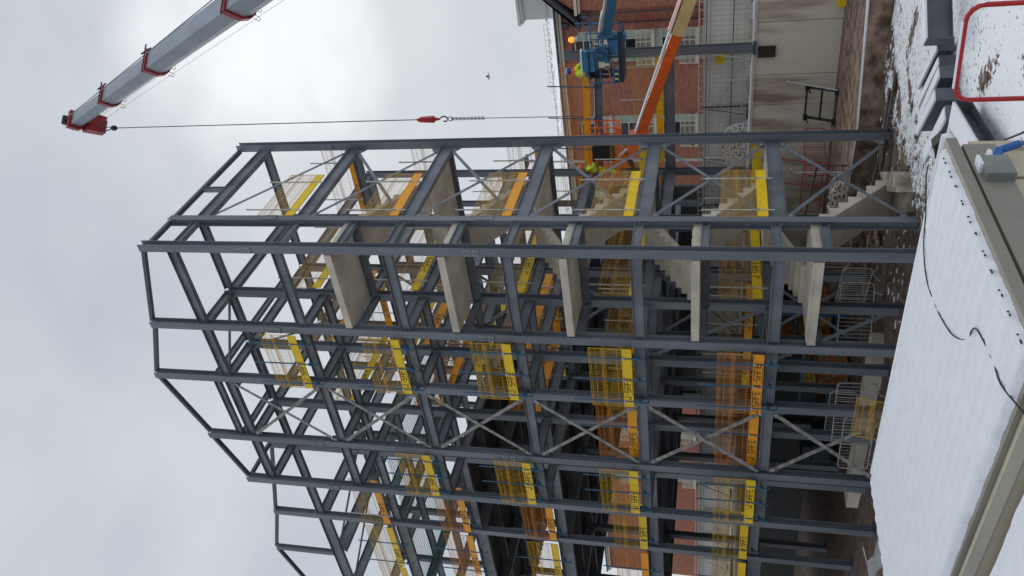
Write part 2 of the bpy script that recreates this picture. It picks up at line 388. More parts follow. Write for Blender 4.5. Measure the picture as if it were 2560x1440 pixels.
for x in (XD, XE, XF):
    col_front(x, Y1, LV[5], splice=False); col_front(x, Y2, LV[5], splice=False)
for x in (XE, XF): col_front(x, Y3, LV[5], z0=.1 if x > -30 else GZ, splice=False)
col_front(0, Y3, 7.55, z0=.20, big=.30, splice=False)
# wing set back behind the first gable
WT = {XG - .05: 18.4, XH: 19.56}
for x, z in WT.items(): col_front(x, Y1, z, GZ)
for x in (XJ, XK): col_front(x, Y1, LV[5] + (.9 if x == XK else 1.9), GZ)
for x in (XG, XH, XJ, XK):
    for y in (Y2, Y3, Y4): col_front(x, y, LV[5], .1 if y > 14 else GZ, splice=False)
def bx(xa, xb, y, z, h=.3, b=.165, name='beam', g=.006):
    xa, xb = max(xa, xb), min(xa, xb)
    m = M(); m.ibeam((xa - g, y, z - h / 2), (xb + g, y, z - h / 2), h, b); return part(name, m, STEEL, fr)
def by(ya, yb, x, z, h=.3, b=.165, name='beam', g=.006):
    m = M(); m.ibeam((x, ya + g, z - h / 2), (x, yb - g, z - h / 2), h, b); return part(name, m, STEEL, fr)
q = .127
for l, z in enumerate(LV):
    h = .30
    for xa, xb in ((XC, XD), (XD, XE), (XE, XF), (XF, XG)):
        bx(xa - q, xb + q, q, z, h)
        if not (xa == XC and l < 5): bx(xa - q, xb + q, Y1 + q, z, .26)
        bx(xa - q, xb + q, Y2 + q, z, .3)
        if xb <= XF and l >= 1: bx(xa - q, xb + q, Y3 + q, z, .38)
    if l == 1: bx(0 - .16, XE + q, Y3 + q, z - .0, .42, .2)
    # wing
    for y in (Y1, Y2, Y3, Y4):
        for xa, xb in ((XG, XH), (XH, XJ), (XJ, XK)):
            bx(xa - q, xb + q, y + q, z, .48 if (y == Y1 and xa != XG) else .33)
    # beams running back
    by(.25, Y1 - .13, 0 - q, z, .24); by(Y1 + .13, Y2, 0 - q, z, .42, .18)
    for x in (XD, XE, XF, XG):
        by(.254, Y1, x, z, .3); by(Y1 + .254, Y2, x, z, .34)
        if x != XD: by(Y2 + .254, Y3, x, z, .42, .18)
    for x in (XH, XJ, XK):
        for a, b in ((Y1, Y2), (Y2, Y3), (Y3, Y4)): by(a + .254, b, x, z, .42, .19)
    by(Y3 + .254, Y4, XG, z, .36)
    # secondary floor beams of the decked wing
    if l < 5:
        for y in (4.1, 8.9, 11.4, 16.9):
            for xa, xb in ((XG, XH), (XH, XJ), (XJ, XK)): bx(xa - .1, xb + .1, y, z, .3, .14)
        for y in (8.9, 11.4):
            for xa, xb in ((XE, XF), (XF, XG)): bx(xa - .1, xb + .1, y, z, .3, .14)
# half-landing beams of the stair core
MID = [12.35, 8.92, 5.49, 2.02, -1.0]
for z in MID:
    by(.25, Y1 - .13, -q, z - .22, .22, .15); by(.254, Y1, XD, z - .22, .22, .15)
    bx(-.2, XD + q, Y1 - .12, z - .22, .24, .14)
# gable rails and parapet rail
def rail(p0, p1, w=.15, h=.11, name='parapet_rail'):
    m = M(); m.bar(p0, p1, w, h); return part(name, m, STEELD, fr)
tops = [(XC, 18.43), (XD, 19.35), (XE, 20.18), (XF, 19.18), (XG, 18.43)]
for (xa, za), (xb, zb) in zip(tops, tops[1:]): rail((xa - .12, .13, za - .06), (xb + .12, .13, zb - .06))
rail((-.127, .25, 18.37), (-.127, Y1 - .1, 18.37)); rail((-.127, Y1 + .1, 18.37), (-.127, Y2 + .05, 18.37))
rail((XG, .25, 18.37), (XG, Y1 + .1, 18.37))
tops = [(XG, 18.4), (XH, 19.56), (XI, 20.37), (XJ, 19.6), (XK, 18.4)]
for (xa, za), (xb, zb) in zip(tops, tops[1:]): rail((xa - .1, Y1 + .13, za - .06), (xb + .1, Y1 + .13, zb - .06))
m = M(); m.ibeam((XI, Y1 + q, LV[5]), (XI, Y1 + q, 20.3), .2, .2, up=(0, 1, 0)); part('gable_post', m, STEEL, fr)
by(Y1 + .25, Y3, XI, LV[5], .55, .2); 
# stub between parapet rail and roof beam
m = M(); m.ibeam((-q, 3.75, LV[5]), (-q, 3.75, 18.31), .15, .15, up=(0, 1, 0)); part('parapet_stub', m, STEEL, fr)
m = M(); m.ibeam((-q, 3.75, 18.2), (-q, 3.75, LV[5]), .12, .12); part('parapet_stub', m, STEEL, fr)
# raised kerb frame over the braced bay
bx(XE - q, XF + q, q, 17.98, .22, .13); by(.254, Y2 - .8, XE, 17.98, .22, .13); by(.254, Y1 + .8, XF, 17.98, .22, .13)
bx(XE - .1, XF + .1, Y1 + .8, 17.98, .22, .13)
# roof tie and braces
def brace(p0, p1, w=.10, t=.012, up=(0, 1, 0), mt=BRACE, name='brace'):
    m = M(); m.bar(p0, p1, w if abs(up[1]) else t, t if abs(up[1]) else w, up=up); return part(name, m, mt, fr)
def flat(p0, p1, w, nrm, mt=BRACE, t=.014):
    """flat bar whose wide face looks along nrm"""
    m = M(); m.bar(p0, p1, w, t, up=nrm); o = part('brace', m, mt, fr); return o
ZL = [GZ + .25] + LV
for i in range(6):
    za, zb = ZL[i] + .02, ZL[i + 1] - .34
    w = .13 if i < 2 else .11
    a = Vector((XE - .2, .06, za)); b = Vector((XF + .2, .06, zb)); c = Vector((XE - .2, .035, zb)); d = Vector((XF + .2, .035, za))
    flat(a, b, w, (0, 1, 0)); flat(c, d, w, (0, 1, 0))
    m = M()
    for p in ((a + b) / 2, a + (b - a) * .04, a + (b - a) * .96, c + (d - c) * .04, c + (d - c) * .96): m.ball(p + Vector((0, -.03, 0)), .028, 6, 4)
    part('brace_bolts', m, BOLT, fr)
    # gussets
    m = M()
    for x, s in ((XE - .13, -1), (XF + .13, 1)):
        for z, sz in ((za, 1), (zb, -1)): m.extr([(x, z - sz * .02), (x + s * .26, z - sz * .02), (x + s * .26, z + sz * .12), (x + s * .1, z + sz * .26), (x, z + sz * .26)], 1, .07, .085)
    part('gusset_plate', m, STEELD, fr)
    # long side, between the spliced column and the intermediate column
    za, zb = ZL[i] + (.05 if i else -.05), ZL[i + 1] - .42
    a = Vector((-.10, Y1 + .28, za)); b = Vector((-.10, Y2 - .2, zb)); c = Vector((-.13, Y1 + .28, zb)); d = Vector((-.13, Y2 - .2, za))
    if i < 5: flat(a, b, .11, (1, 0, 0), STEEL)
    flat(c, d, .11, (1, 0, 0), STEEL)
    if i < 5:
        m = M()
        for y, s in ((Y1 + .05, 1), (Y2 + .02, -1)):
            for z, sz in ((za, 1), (zb, -1)): m.extr([(y, z - sz * .02), (y + s * .3, z - sz * .02), (y + s * .36, z + sz * .14), (y + s * .1, z + sz * .3), (y, z + sz * .3)], 0, -.095, -.08)
        part('gusset_plate', m, STEEL, fr)
        m = M()
        for y, s in ((Y1 + .05, 1), (Y2 + .02, -1)):
            for z, sz in ((za, 1), (zb, -1)):
                for k in range(4): m.ball((-.075, y + s * (.22 + .05 * (k % 2)), z + sz * (.06 + .05 * (k // 2))), .018, 5, 3)
        part('brace_bolts', m, BOLT, fr)
# end plates with bolt rows where the deep side beams meet the far column
m = M(); mb = M()
for z in LV:
    m.bb((-.012, Y2 - .03, z - .62), (.004, Y2 + .05, z + .12)) if z < 17 else None
    for k in range(5): mb.bb((.004, Y2 + .02, z - .05 - k * .1), (.02, Y2 + .045, z - .025 - k * .1))
part('end_plate', m, STEEL, fr); part('end_plate_bolts', mb, BOLT, fr)
# stiff fin at landing beam ends and bolt groups on the front columns
mb = M()
for x in (XC, XD, XE):
    for z in MID + LV:
        for s in (-.03, .03): mb.bb((x + .02, .12 + s, z - .1), (x + .045, .145 + s, z - .075))
part('landing_bolts', mb, BOLT, fr)
m = M(); m.tube([(XD, Y1 + .1, LV[5] - .1), (XE - .05, .3, LV[5] - .1)], .045, 6); part('roof_tie', m, STEEL, fr)
m = M(); m.tube([(XF, Y2, LV[5] - .2), (XE, Y1, LV[5] - .2)], .045, 6); part('roof_tie', m, STEEL, fr)
m = M(); m.tube([(XH, Y2, LV[5] - .2), (XI, Y1 + .2, LV[5] - .2)], .045, 6); part('roof_tie', m, STEEL, fr)
m = M(); m.tube([(XI, Y2, LV[5] - .2), (XJ, Y1 + .2, LV[5] - .2)], .045, 6); part('roof_tie', m, STEEL, fr)
# inner bracing rows
for i in (0, 1, 2, 3, 4):
    za, zb = ZL[i], ZL[i + 1] - .3
    flat((XD - .15, Y1 + .15, za), (XE + .15, Y1 + .15, zb), .12, (0, 1, 0), STEEL) if i < 2 else None
    flat((XE - .15, Y2 + .15, zb), (XF + .15, Y2 + .15, za), .12, (0, 1, 0), STEEL); flat((XE - .15, Y2 + .18, za), (XF + .15, Y2 + .18, zb), .12, (0, 1, 0), STEEL)
    flat((XH, Y1 + .4, za), (XH, Y2 - .2, zb), .12, (1, 0, 0), STEELD) if i > 3 else None
    flat((XG, Y3 + .1, zb), (XH, Y3 + .1, za), .13, (0, 1, 0), STEELD); flat((XG, Y3 + .13, za), (XH, Y3 + .13, zb), .13, (0, 1, 0), STEELD)

# ribbed steel floor decks of the wing (part of the frame)
def deck(xa, xb, ya, yb, z):
    m = M(); xs = xa; k = 0; p = .3; y = ya; prof = []
    while y < yb:
        prof += [(y, z + .05), (y + .10, z + .05), (y + .14, z + .004), (y + .26, z + .004)]; y += p
    for (y0, z0), (y1, z1) in zip(prof, prof[1:]): m.add([(xa, y0, z0), (xa, y1, z1), (xb, y1, z1), (xb, y0, z0)], [(0, 1, 2, 3)])
    m.bb((xa, ya, z + .055), (xb, yb, z + .15)); part('floor_deck', m, mat('deck_steel', (.085, .09, .10), .5, .2, .2, 2) if not DK else DK[0], fr)
DK = []
DK.append(mat('deck_steel', (.085, .09, .10), .5, .2, .2, 2))
for l in (0, 1, 2, 3):
    deck(XG, XK - 3, Y2 + .3, 22, LV[l])
    deck(XG - .3, XK - 3, Y1 + .3, Y2, LV[l])
for l in (0, 1): deck(XE, XG + .1, Y2 + .3, Y3, LV[l])
deck(XF, XG + .1, Y2 + .3, Y3, LV[2])
m = M(); m.bb((XG, 21.9, .2), (XK - 3, 22.1, LV[2])); part('light_block_wall', m, mat('light_block_grey', (.10, .10, .10), .9), fr)  # dark back wall added behind the decks to block light

# far lean steel member below the frame corner (holding-down angle)
# ------------------------------------------------------------------ stairs
def landing(z, i):
    names = ['top', 'second highest', 'middle', 'second lowest', 'lowest']
    t = thing('stair_landing', f'{names[i]} of the five grey precast stair landings at the near frame corner', 'stair landing', (-1.5, .9, z - .2), group='precast stair landings')
    m = M(); m.bb((-.17, .015, z - .215), (XD + .17, Y1 + .05, z)); part('slab', m, CONC, t)
    for k in range(3):
        y = .32 + k * .45
        m = M(); m.bb((-.30, y, z - .20), (-.172, y + .32, z + .02)); part('bearing_nib', m, CONC, t)
    if i >= 3:
        m = M(); m.bb((-.17, .0, z + .001), (XD + .3, .35, z + .035)) if i == 4 else m.bb((-.17, .3, z + .001), (XD + .3, .6, z + .015)); part('screed_layer', m, CONC, t)
def flight(x0, x1, yb, zb, yt, zt, n, label):
    """stair running from (yb,zb) low to (yt,zt) high"""
    t = thing('stair_flight', label, 'stairs', ((x0 + x1) / 2, yb, zb), group='precast stair flights')
    dy = (yt - yb) / n; dz = (zt - zb) / n; s = 1 if dy > 0 else -1
    sl = .17 * math.hypot(dy, dz) / abs(dy)
    poly = [(yb, zb - .02)]
    for k in range(n): poly += [(yb + dy * k, zb + dz * (k + 1)), (yb + dy * (k + 1), zb + dz * (k + 1))]
    poly += [(yt, zt - sl), (yb + dy * .6, zb - .02)]
    m = M(); n_ = len(poly)
    vs = [(x0, a, b) for a, b in poly] + [(x1, a, b) for a, b in poly]
    fs = [(i, (i + 1) % n_, n_ + (i + 1) % n_, n_ + i) for i in range(n_)]
    # triangulate the concave sides step by step
    low = n_ - 1
    for off in (0, n_):
        prev_b = n_ - 1
        for k in range(n):
            a, b_ = 1 + 2 * k, 2 + 2 * k
            lo0 = (poly[0] if k == 0 else None)
    m.add(vs, fs[:n_])
    slope = lambda y: (zb - .02) + (y - (yb + dy * .6)) * ((zt - sl) - (zb - .02)) / (yt - (yb + dy * .6))
    for xx in (x0, x1):
        for k in range(n):
            ya_, yb_ = yb + dy * k, yb + dy * (k + 1); top = zb + dz * (k + 1)
            m.add([(xx, ya_, max(zb - .02, slope(ya_)) if k else zb - .02), (xx, ya_, top), (xx, yb_, top), (xx, yb_, slope(yb_) if k else max(slope(yb_), zb - .02))], [(0, 1, 2, 3)])
    part('steps', m, CONC, t)
    return t
ord5 = ['highest', 'second highest', 'third highest', 'fourth highest', 'lowest']
for i, z in enumerate(MID):
    landing(z, i)
    lo = ([0] + LV)[5 - i - 1] if i < 4 else 0
    low_z = LV[3 - i] if i < 4 else GZ + .1
    hi_z = LV[4 - i]
    flight(-.25, -1.42, 4.45 if i < 4 else 4.55, low_z + .02, Y1 + .06, z, 9, f'{ord5[i]} precast flight descending away behind the outer side of the stair core')
    if i: flight(-1.58, XD + .2, Y1 + .06, z, 4.5, hi_z + .02, 9, f'{ord5[i]} precast flight rising away on the inner side of the stair core')
for l in range(0, 4):
    t = thing('floor_landing', f'precast floor landing slab at the {LN[l]} beam level behind the stair flights', 'stair landing', (-1.5, 5.4, LV[l]), group='precast floor landings')
    m = M(); m.bb((-.25, 4.56, LV[l] - .18), (XD + .2, Y2 - .05, LV[l] + .02)); part('slab', m, CONC, t)

# ------------------------------------------------------------------ edge protection barriers
def stroke_letters(h=.165):
    """J-SAFE drawn with square strokes; x to the right, z up, facing -y"""
    w = .60; g = .34; t = .15
    L_ = {'J': [((.55, 0), (.55, 1)), ((0, 0), (.55, 0)), ((0, 0), (0, .25))],
          '-': [((.12, .5), (.30, .5))],
          'S': [((w, 1), (0, 1)), ((0, 1), (0, .5)), ((0, .5), (w, .5)), ((w, .5), (w, 0)), ((w, 0), (0, 0))],
          'A': [((0, 0), (0, 1)), ((0, 1), (w, 1)), ((w, 1), (w, 0)), ((0, .42), (w, .42))],
          'F': [((0, 0), (0, 1)), ((0, 1), (w, 1)), ((0, .52), (w * .85, .52))],
          'E': [((0, 0), (0, 1)), ((0, 1), (w, 1)), ((0, .5), (w * .9, .5)), ((0, 0), (w, 0))]}
    m = M(); x = 0
    for ch in 'J-SAFE':
        for (a, b), (c, d) in L_[ch]:
            x0, x1 = min(a, c) - t / 2, max(a, c) + t / 2; z0, z1 = min(b, d) - t / 2, max(b, d) + t / 2
            m.bb(((x + x0) * h, -.004, z0 * h), ((x + x1) * h, 0, z1 * h))
        x += (.42 if ch == '-' else w) + g
    m.bb((.9 * h, -.003, -.38 * h), ((x - .3) * h, 0, -.30 * h))
    return m, x * h
LET, LETW = stroke_letters()
LETM = LET.mesh('lettering', INK)
cache = {}
def wires(Lx, H0=.30, H1=1.28, matw=YMESH, r=.0060):
    key = ('w', round(Lx, 2), matw.name, r)
    if key in cache: return cache[key]
    m = M(); x = .0
    n = int(Lx / .06)
    mid = (H0 + H1) / 2 + .06
    for i in range(n + 1):
        xx = Lx * i / n
        pts = [(xx, 0, H0), (xx, 0, mid - .04), (xx, -.05, mid), (xx, 0, mid + .04), (xx, 0, H1 - .06), (xx, -.035, H1 - .03), (xx, 0, H1)]
        m.tube(pts, r, 3, False)
    for z, y in ((H0, 0), (H0 + .17, 0), (mid - .05, 0), (mid - .02, -.028), (mid + .02, -.028), (mid + .06, 0), (mid + .24, 0), (H1 - .06, 0), (H1, 0)):
        m.bar((0, y, z), (Lx, y, z), r * 1.9)
    for xx in (0, Lx): m.bar((xx, 0, H0 - .1), (xx, 0, H1), .014)
    cache[key] = m.mesh('mesh_panel', matw); return cache[key]
def board(Lx, mt):
    key = ('b', round(Lx, 2), mt.name)
    if key in cache: return cache[key]
    m = M(); m.bb((0, -.016, .05), (Lx, .0, .32)); m.bb((0, -.022, .305), (Lx, .012, .325)); m.bb((0, -.022, .045), (Lx, .012, .062))
    cache[key] = m.mesh('toe_board', mt); return cache[key]
def post(mt, blue):
    key = ('p', mt.name)
    if key in cache: return cache[key]
    m = M(); m.tube([(0, .045, -.12), (0, .045, 1.82)], .024, 8); a = m.mesh('post', mt, smooth=False)
    m = M(); m.bb((-.035, .0, .27), (.035, .075, .33)); b = m.mesh('clip', BOLT)
    m = M(); m.bb((-.04, .02, -.20), (.04, .14, -.10)); m.bb((-.02, -.01, -.38), (.02, .03, -.1)); m.tube([(0, .01, -.38), (0, .16, -.40)], .016, 6); m.bb((-.05, .1, -.14), (.05, .22, -.11))
    c = m.mesh('clamp', mt)
    cache[key] = (a, b, c); return cache[key]
def barrier(x0, y0, x1, y1, z, label, col='y', posts=(.15, .5, .85), ptype='blue', letters=(.35,), H=1.28, group=None, lift=0.0, letter_side=-1):
    """runs from (x0,y0) to (x1,y1); its printed face looks to the right-hand side of that walk"""
    d = Vector((x1 - x0, y1 - y0)); Lx = d.length; rz = math.atan2(d.y, d.x)
    t = thing('edge_barrier', label, 'safety barrier', (x0, y0, z + lift), rz, group or 'mesh edge barriers clamped to the frame beams')
    a, w = (YEL, YMESH) if col == 'y' else (ORA, OMESH)
    wm = w
    put('mesh_panel', wires(Lx, matw=(BMESH if ptype == 'galv' else wm), r=(.0046 if ptype == 'galv' else .0060)), t)
    tb = put('toe_board', board(Lx, a), t)
    for s in letters:
        px = s * Lx - LETW / 2
        if px < .03: px = .03
        if px + LETW < Lx + .05 and Lx > LETW:
            put('lettering', LETM, tb, (px, -.0165 if letter_side < 0 else .0165, .125))
    pm, pc, pk = post(BLUE if ptype == 'blue' else POST, ptype == 'blue')
    for s in posts:
        p = put('post', pm, t, (s * Lx, -.065, 0)); p['kindnote'] = 0; del p['kindnote']
        put('clip', pc, p); 
        if ptype == 'blue': put('clamp', pk, p)
    return t
# printed face toward the viewer (-y): walk from -x to +x
BAYS = {'D': (XE + .02, XD - .05, 'bay beside the stair core'), 'F': (XG + .1, XF - .08, 'bay left of the cross bracing'), 'X': (XF + .05, XE - .05, 'cross-braced bay')}
LVN = ['lowest beam level', 'second beam level', 'third beam level', 'fourth beam level', 'fifth beam level']
for l in range(5):
    z = LV[l]
    barrier(XE - .05, -.13, XD - .10, -.13, z + .02, f'blue-posted mesh barrier, gable front, {LVN[l]}, {BAYS["D"][2]}', 'o' if l == 0 else 'y', (.1, .48, .85), letters=(.34,) if l != 0 else (.2, .66))
    if l < 4:
        barrier(XG + .2, -.13, XF - .05, -.13, z + .02, f'blue-posted mesh barrier, gable front, {LVN[l]}, {BAYS["F"][2]}', 'y', (.12, .5, .86), letters=(.35 if l % 2 else .6,))
    barrier(XF + .1, .32, XE - .25, .32, z + .02, f'orange mesh barrier behind the crossed braces, {LVN[l]}', 'o', (.55,), letters=(.3,)) if l < 2 else None
    # wing front, two panels
    barrier(XH + .15, Y1 - .13, XG - 1.5, Y1 - .13, z + .02, f'mesh barrier on the set-back wing front next to the first gable, {LVN[l]}', 'y' if l in (0, 1) else 'o', (.2, .8), letters=(.35,), ptype='blue' if l != 4 else 'galv')
    barrier(XH - 2.7, Y1 - .13, XH - .1, Y1 - .13, z + .02, f'mesh barrier on the set-back wing front beyond its second column, {LVN[l]}', 'o' if l in (1, 3) else 'y', (.1, .6), letters=(.3,))
    barrier(XH - 5.4, Y1 - .13, XH - 2.8, Y1 - .13, z + .02, f'mesh barrier on the set-back wing front near the picture edge, {LVN[l]}', 'y', (.1, .6), letters=(.3,))
    # long side: grey posts inside, plain board seen from behind
    barrier(.0, Y1 + .12, .0, 4.45, z + .02, f'grey-posted mesh barrier on the long side of the stair core, {LVN[l]}', 'o' if l in (2, 3) else 'y', (.12, .8), ptype='galv', letters=())
    # stair core inner side and back side
    barrier(XD + .12, Y1 + .3, XD + .12, Y2 - .2, z + .02, f'galvanised-posted barrier between the stair core and the inner bay, {LVN[l]}', 'y', (.12, .5, .88), ptype='galv', letters=(.35,), letter_side=-1) 
    barrier(XD + .2, Y2 + .35, -.3, Y2 + .35, z + .02, f'mesh barrier across the back of the stair core, {LVN[l]}', 'y' if l < 2 else 'o', (.2, .8), ptype='galv', letters=(.3,))
    if l >= 1:
        barrier(XE + .12, Y1 + .3, XE + .12, Y2 - .2, z + .02, f'mesh barrier running back from the apex column line, {LVN[l]}', 'o', (.15, .8), ptype='galv', letters=(.3,))
        barrier(XF + .12, Y1 + .3, XF + .12, Y2 - .2, z + .02, f'mesh barrier running back from the second braced column line, {LVN[l]}', 'o' if l in (2, 3) else 'y', (.15, .8), ptype='blue', letters=(.3, .75))
        barrier(XG + .14, Y2 + .4, XG + .14, Y3 - 3, z + .02, f'mesh barrier on the inner edge of the wing floor, {LVN[l]}', 'y', (.15, .5, .85), ptype='galv', letters=(.3,))
    barrier(XF + .1, Y2 - .12, XE - .2, Y2 - .12, z + .02, f'mesh barrier in the middle row of columns behind the cross-braced bay, {LVN[l]}', 'o', (.3, .8), ptype='galv', letters=(.4,))
    barrier(XG + .2, Y2 - .12, XF - .2, Y2 - .12, z + .02, f'mesh barrier in the middle row of columns beside the wing, {LVN[l]}', 'y', (.3, .8), ptype='galv', letters=(.4,))
    if l in (1, 2, 3):
        barrier(XE - .2, Y3 + .1, XF + .2, Y3 + .1, z + .02, f'mesh barrier on the rear row of columns, {LVN[l]}', 'o', (.3, .8), ptype='galv', letters=())
# rear beam toward the far column, second level
barrier(XE + .3, Y3 + .34, -2.9, Y3 + .34, LV[1] + .02, 'orange mesh barrier on the rear beam beside the rear inner column', 'y', (.3,), ptype='galv', letters=())
barrier(-2.85, Y3 + .34, -.3, Y3 + .34, LV[1] + .02, 'orange mesh barrier with yellow toe board on the rear beam by the far lone column', 'y', (.3, .85), ptype='galv', letters=())
# panel leaning at the ground
t = thing('mesh_panel', 'yellow wire mesh panel leaning at the foot of the cross-braced bay', 'mesh panel', (-6.0, -.4, GZ))
lp = put('wire_grid', wires(1.4), t, (0, 0, -.1)); lp.rotation_euler = (R(-12), 0, R(3)); lp['kind'] = 'stuff'

# ------------------------------------------------------------------ safety netting in the wing
def net(xa, xb, ya, yb, z, sag, label):
    m = M(); n1_, n2_ = 56, 52
    f = lambda i, j: (xa + (xb - xa) * i / n1_, ya + (yb - ya) * j / n2_, z - sag * math.sin(math.pi * i / n1_) * math.sin(math.pi * j / n2_))
    for i in range(n1_ + 1): m.tube([f(i, j) for j in range(0, n2_ + 1, 4)], .008, 3, False)
    for j in range(n2_ + 1): m.tube([f(i, j) for i in range(0, n1_ + 1, 4)], .008, 3, False)
    single('safety_net', m, NETM, label, 'net', group='teal fall-arrest nets')
net(XG - .3, XH + .2, Y1 + .4, Y2, LV[4] - .35, .9, 'teal fall net sagging under the fifth beam level of the wing, first bay')
net(XH - .2, XJ + .2, Y1 + .4, Y2, LV[4] - .35, .8, 'teal fall net sagging under the fifth beam level of the wing, second bay')
net(XG - .3, XH + .2, Y2 + .4, Y3 - .2, LV[4] - .35, .9, 'teal fall net sagging under the fifth beam level, deeper in the wing')
m = M(); m.bb((XG - .02, Y2 + .4, LV[3] + .05), (XG + .0, Y3 - 3, LV[3] + 1.0)); single('debris_sheet', m, TEAL, 'bright teal debris sheet tied along the inner barrier of the wing', 'sheet')
EXEC_TAIL = True
# ------------------------------------------------------------------ brick building behind
BY = 42.0
bb_ = thing('brick_building', 'long red brick building with bay window strips, pale cornice and snowy roof', 'building', (-30, 46, 0))
winx = [-10.2 - 6.75 * k for k in range(8)]
WZ = [(9.75, 12.15, True), (6.35, 9.05, False), (3.2, 5.95, False), (.2, 2.8, False)]
m = M(); xs = 8.0; m_edges = []
for wx in winx:
    m.bb((xs, BY, -1), (wx + 1.27, BY + .5, 12.9)); xs = wx - 1.27
m.bb((xs, BY, -1), (-75, BY + .5, 12.9))
for wx in winx:
    m.bb((wx - 1.27, BY + .02, 12.3), (wx + 1.27, BY + .48, 12.88)); m.bb((wx - 1.27, BY + .45, -1), (wx + 1.27, BY + .5, 12.3))
    # segmental arch over the top window
    for sx in (-1, 1):
        m.extr([(wx + sx * 1.27, 12.3), (wx + sx * 1.27, 11.75), (wx + sx * .9, 12.0), (wx + sx * .4, 12.2), (wx, 12.3)], 1, BY + .02, BY + .4)
part('wall', m, BRICK, bb_)
for k, wx in enumerate(winx):
    for (z0, z1, arch) in WZ:
        w = 1.25
        m = M(); m.bb((wx - w, BY + .22, z0), (wx - w + .12, BY + .34, z1)); m.bb((wx + w - .12, BY + .22, z0), (wx + w, BY + .34, z1)); m.bb((wx - w, BY + .22, z1 - .12), (wx + w, BY + .34, z1))
        for sx in (-.55, .55): m.bb((wx + sx - .05, BY + .2, z0), (wx + sx + .05, BY + .34, z1 - .12))
        m.bb((wx - .5, BY + .2, z1 - .75), (wx + .5, BY + .32, z1 - .66))
        wf = part('window', m, RAILB, bb_)
        m = M(); m.bb((wx - w + .12, BY + .26, z0), (wx - .6, BY + .28, z1 - .12)); m.bb((wx + .6, BY + .26, z0), (wx + w - .12, BY + .28, z1 - .12)); part('side_light', m, GREENF, wf)
        m = M(); m.bb((wx - .5, BY + .28, z0), (wx + .5, BY + .30, z1 - .12)); part('pane', m, GLASS, wf)
        # balcony
        m = M(); zb = z0; zt = z0 + 1.15
        for s in (-1.3, -.45, .45, 1.3): m.bb((wx + s - .035, BY - .42, zb - .1), (wx + s + .035, BY - .36, zt))
        for z in (zb, zb + .38, zb + .76, zt - .05): m.bb((wx - 1.33, BY - .41, z), (wx + 1.33, BY - .37, z + .05))
        for s in (-1.3, 1.3): m.bb((wx + s - .03, BY - .4, zt - .05), (wx + s + .03, BY, zt)); m.bb((wx + s - .03, BY - .4, zb), (wx + s + .03, BY, zb + .06))
        bal = part('balcony', m, RAILB, bb_)
        m = M(); n = 22
        for i in range(n): 
            x = wx - 1.25 + 2.5 * i / (n - 1); m.bb((x - .012, BY - .395, zb + .05), (x + .012, BY - .385, zt - .05))
        for i in range(8): m.bb((wx - 1.25, BY - .395, zb + .1 + i * .13), (wx + 1.25, BY - .388, zb + .12 + i * .13))
        part('lattice', m, RAILB, bal, kind='stuff')
        m = M(); m.bb((wx - 1.35, BY - .45, zb - .22), (wx + 1.35, BY + .2, zb - .02)); part('slab', m, STONE, bal)
        m = M(); m.bb((wx - 1.25, BY + .18, z0 - .75), (wx + 1.25, BY + .24, z0 - .22)); part('spandrel_panel', m, HOARD, bb_)
# cornice, gutter, roof with snow
m = M(); m.bb((8, BY - .35, 12.9), (-75, BY + .5, 13.08)); m.bb((8, BY - .48, 13.12), (-75, BY + .5, 13.26)); part('cornice', m, STONE, bb_)
m = M(); m.tube([(8, BY - .58, 13.33), (-75, BY - .58, 13.33)], .09, 6); part('gutter', m, STEELD, bb_)
rfm = bpy.data.materials.new('snowy_slate_roof'); rfm.use_nodes = True
def roofmat(m):
    nt = m.node_tree; b = nt.nodes['Principled BSDF']; N = nt.nodes.new; L = nt.links.new
    g = N('ShaderNodeNewGeometry'); mp = N('ShaderNodeMapping'); mp.inputs['Scale'].default_value = (1.2, .35, .8); L(g.outputs['Position'], mp.inputs[0])
    n = N('ShaderNodeTexNoise'); n.inputs['Scale'].default_value = 3; n.inputs['Detail'].default_value = 8; n.inputs['Roughness'].default_value = .7; L(mp.outputs[0], n.inputs['Vector'])
    sp = N('ShaderNodeSeparateXYZ'); L(g.outputs['Position'], sp.inputs[0])
    mr0 = N('ShaderNodeMapRange'); mr0.inputs['From Min'].default_value = 13.3; mr0.inputs['From Max'].default_value = 15.2; mr0.inputs['To Min'].default_value = .22; mr0.inputs['To Max'].default_value = -.06; L(sp.outputs[2], mr0.inputs['Value'])
    a = N('ShaderNodeMath'); a.operation = 'ADD'; L(n.outputs['Fac'], a.inputs[0]); L(mr0.outputs[0], a.inputs[1])
    mr = N('ShaderNodeMapRange'); mr.inputs['From Min'].default_value = .47; mr.inputs['From Max'].default_value = .53; L(a.outputs[0], mr.inputs['Value'])
    mx = N('ShaderNodeMixRGB'); mx.inputs[1].default_value = (.04, .045, .055, 1); mx.inputs[2].default_value = (.78, .80, .84, 1); L(mr.outputs[0], mx.inputs[0]); L(mx.outputs[0], b.inputs['Base Color']); b.inputs['Roughness'].default_value = .7
roofmat(rfm)
m = M(); m.extr([(BY - .5, 13.36), (BY + 5.2, 15.15), (BY + 11, 13.36)], 0, 8, -75); rf = part('roof', m, rfm, bb_)
m = M(); 
for i in range(14):
    x = -10 - i * .45; m.bb((x - .012, BY + 5.2, 15.1), (x + .012, BY + 5.22, 15.42))
m.bb((-10, BY + 5.2, 15.41), (-15.9, BY + 5.22, 15.43)); part('ridge_guard', m, GALV, rf)
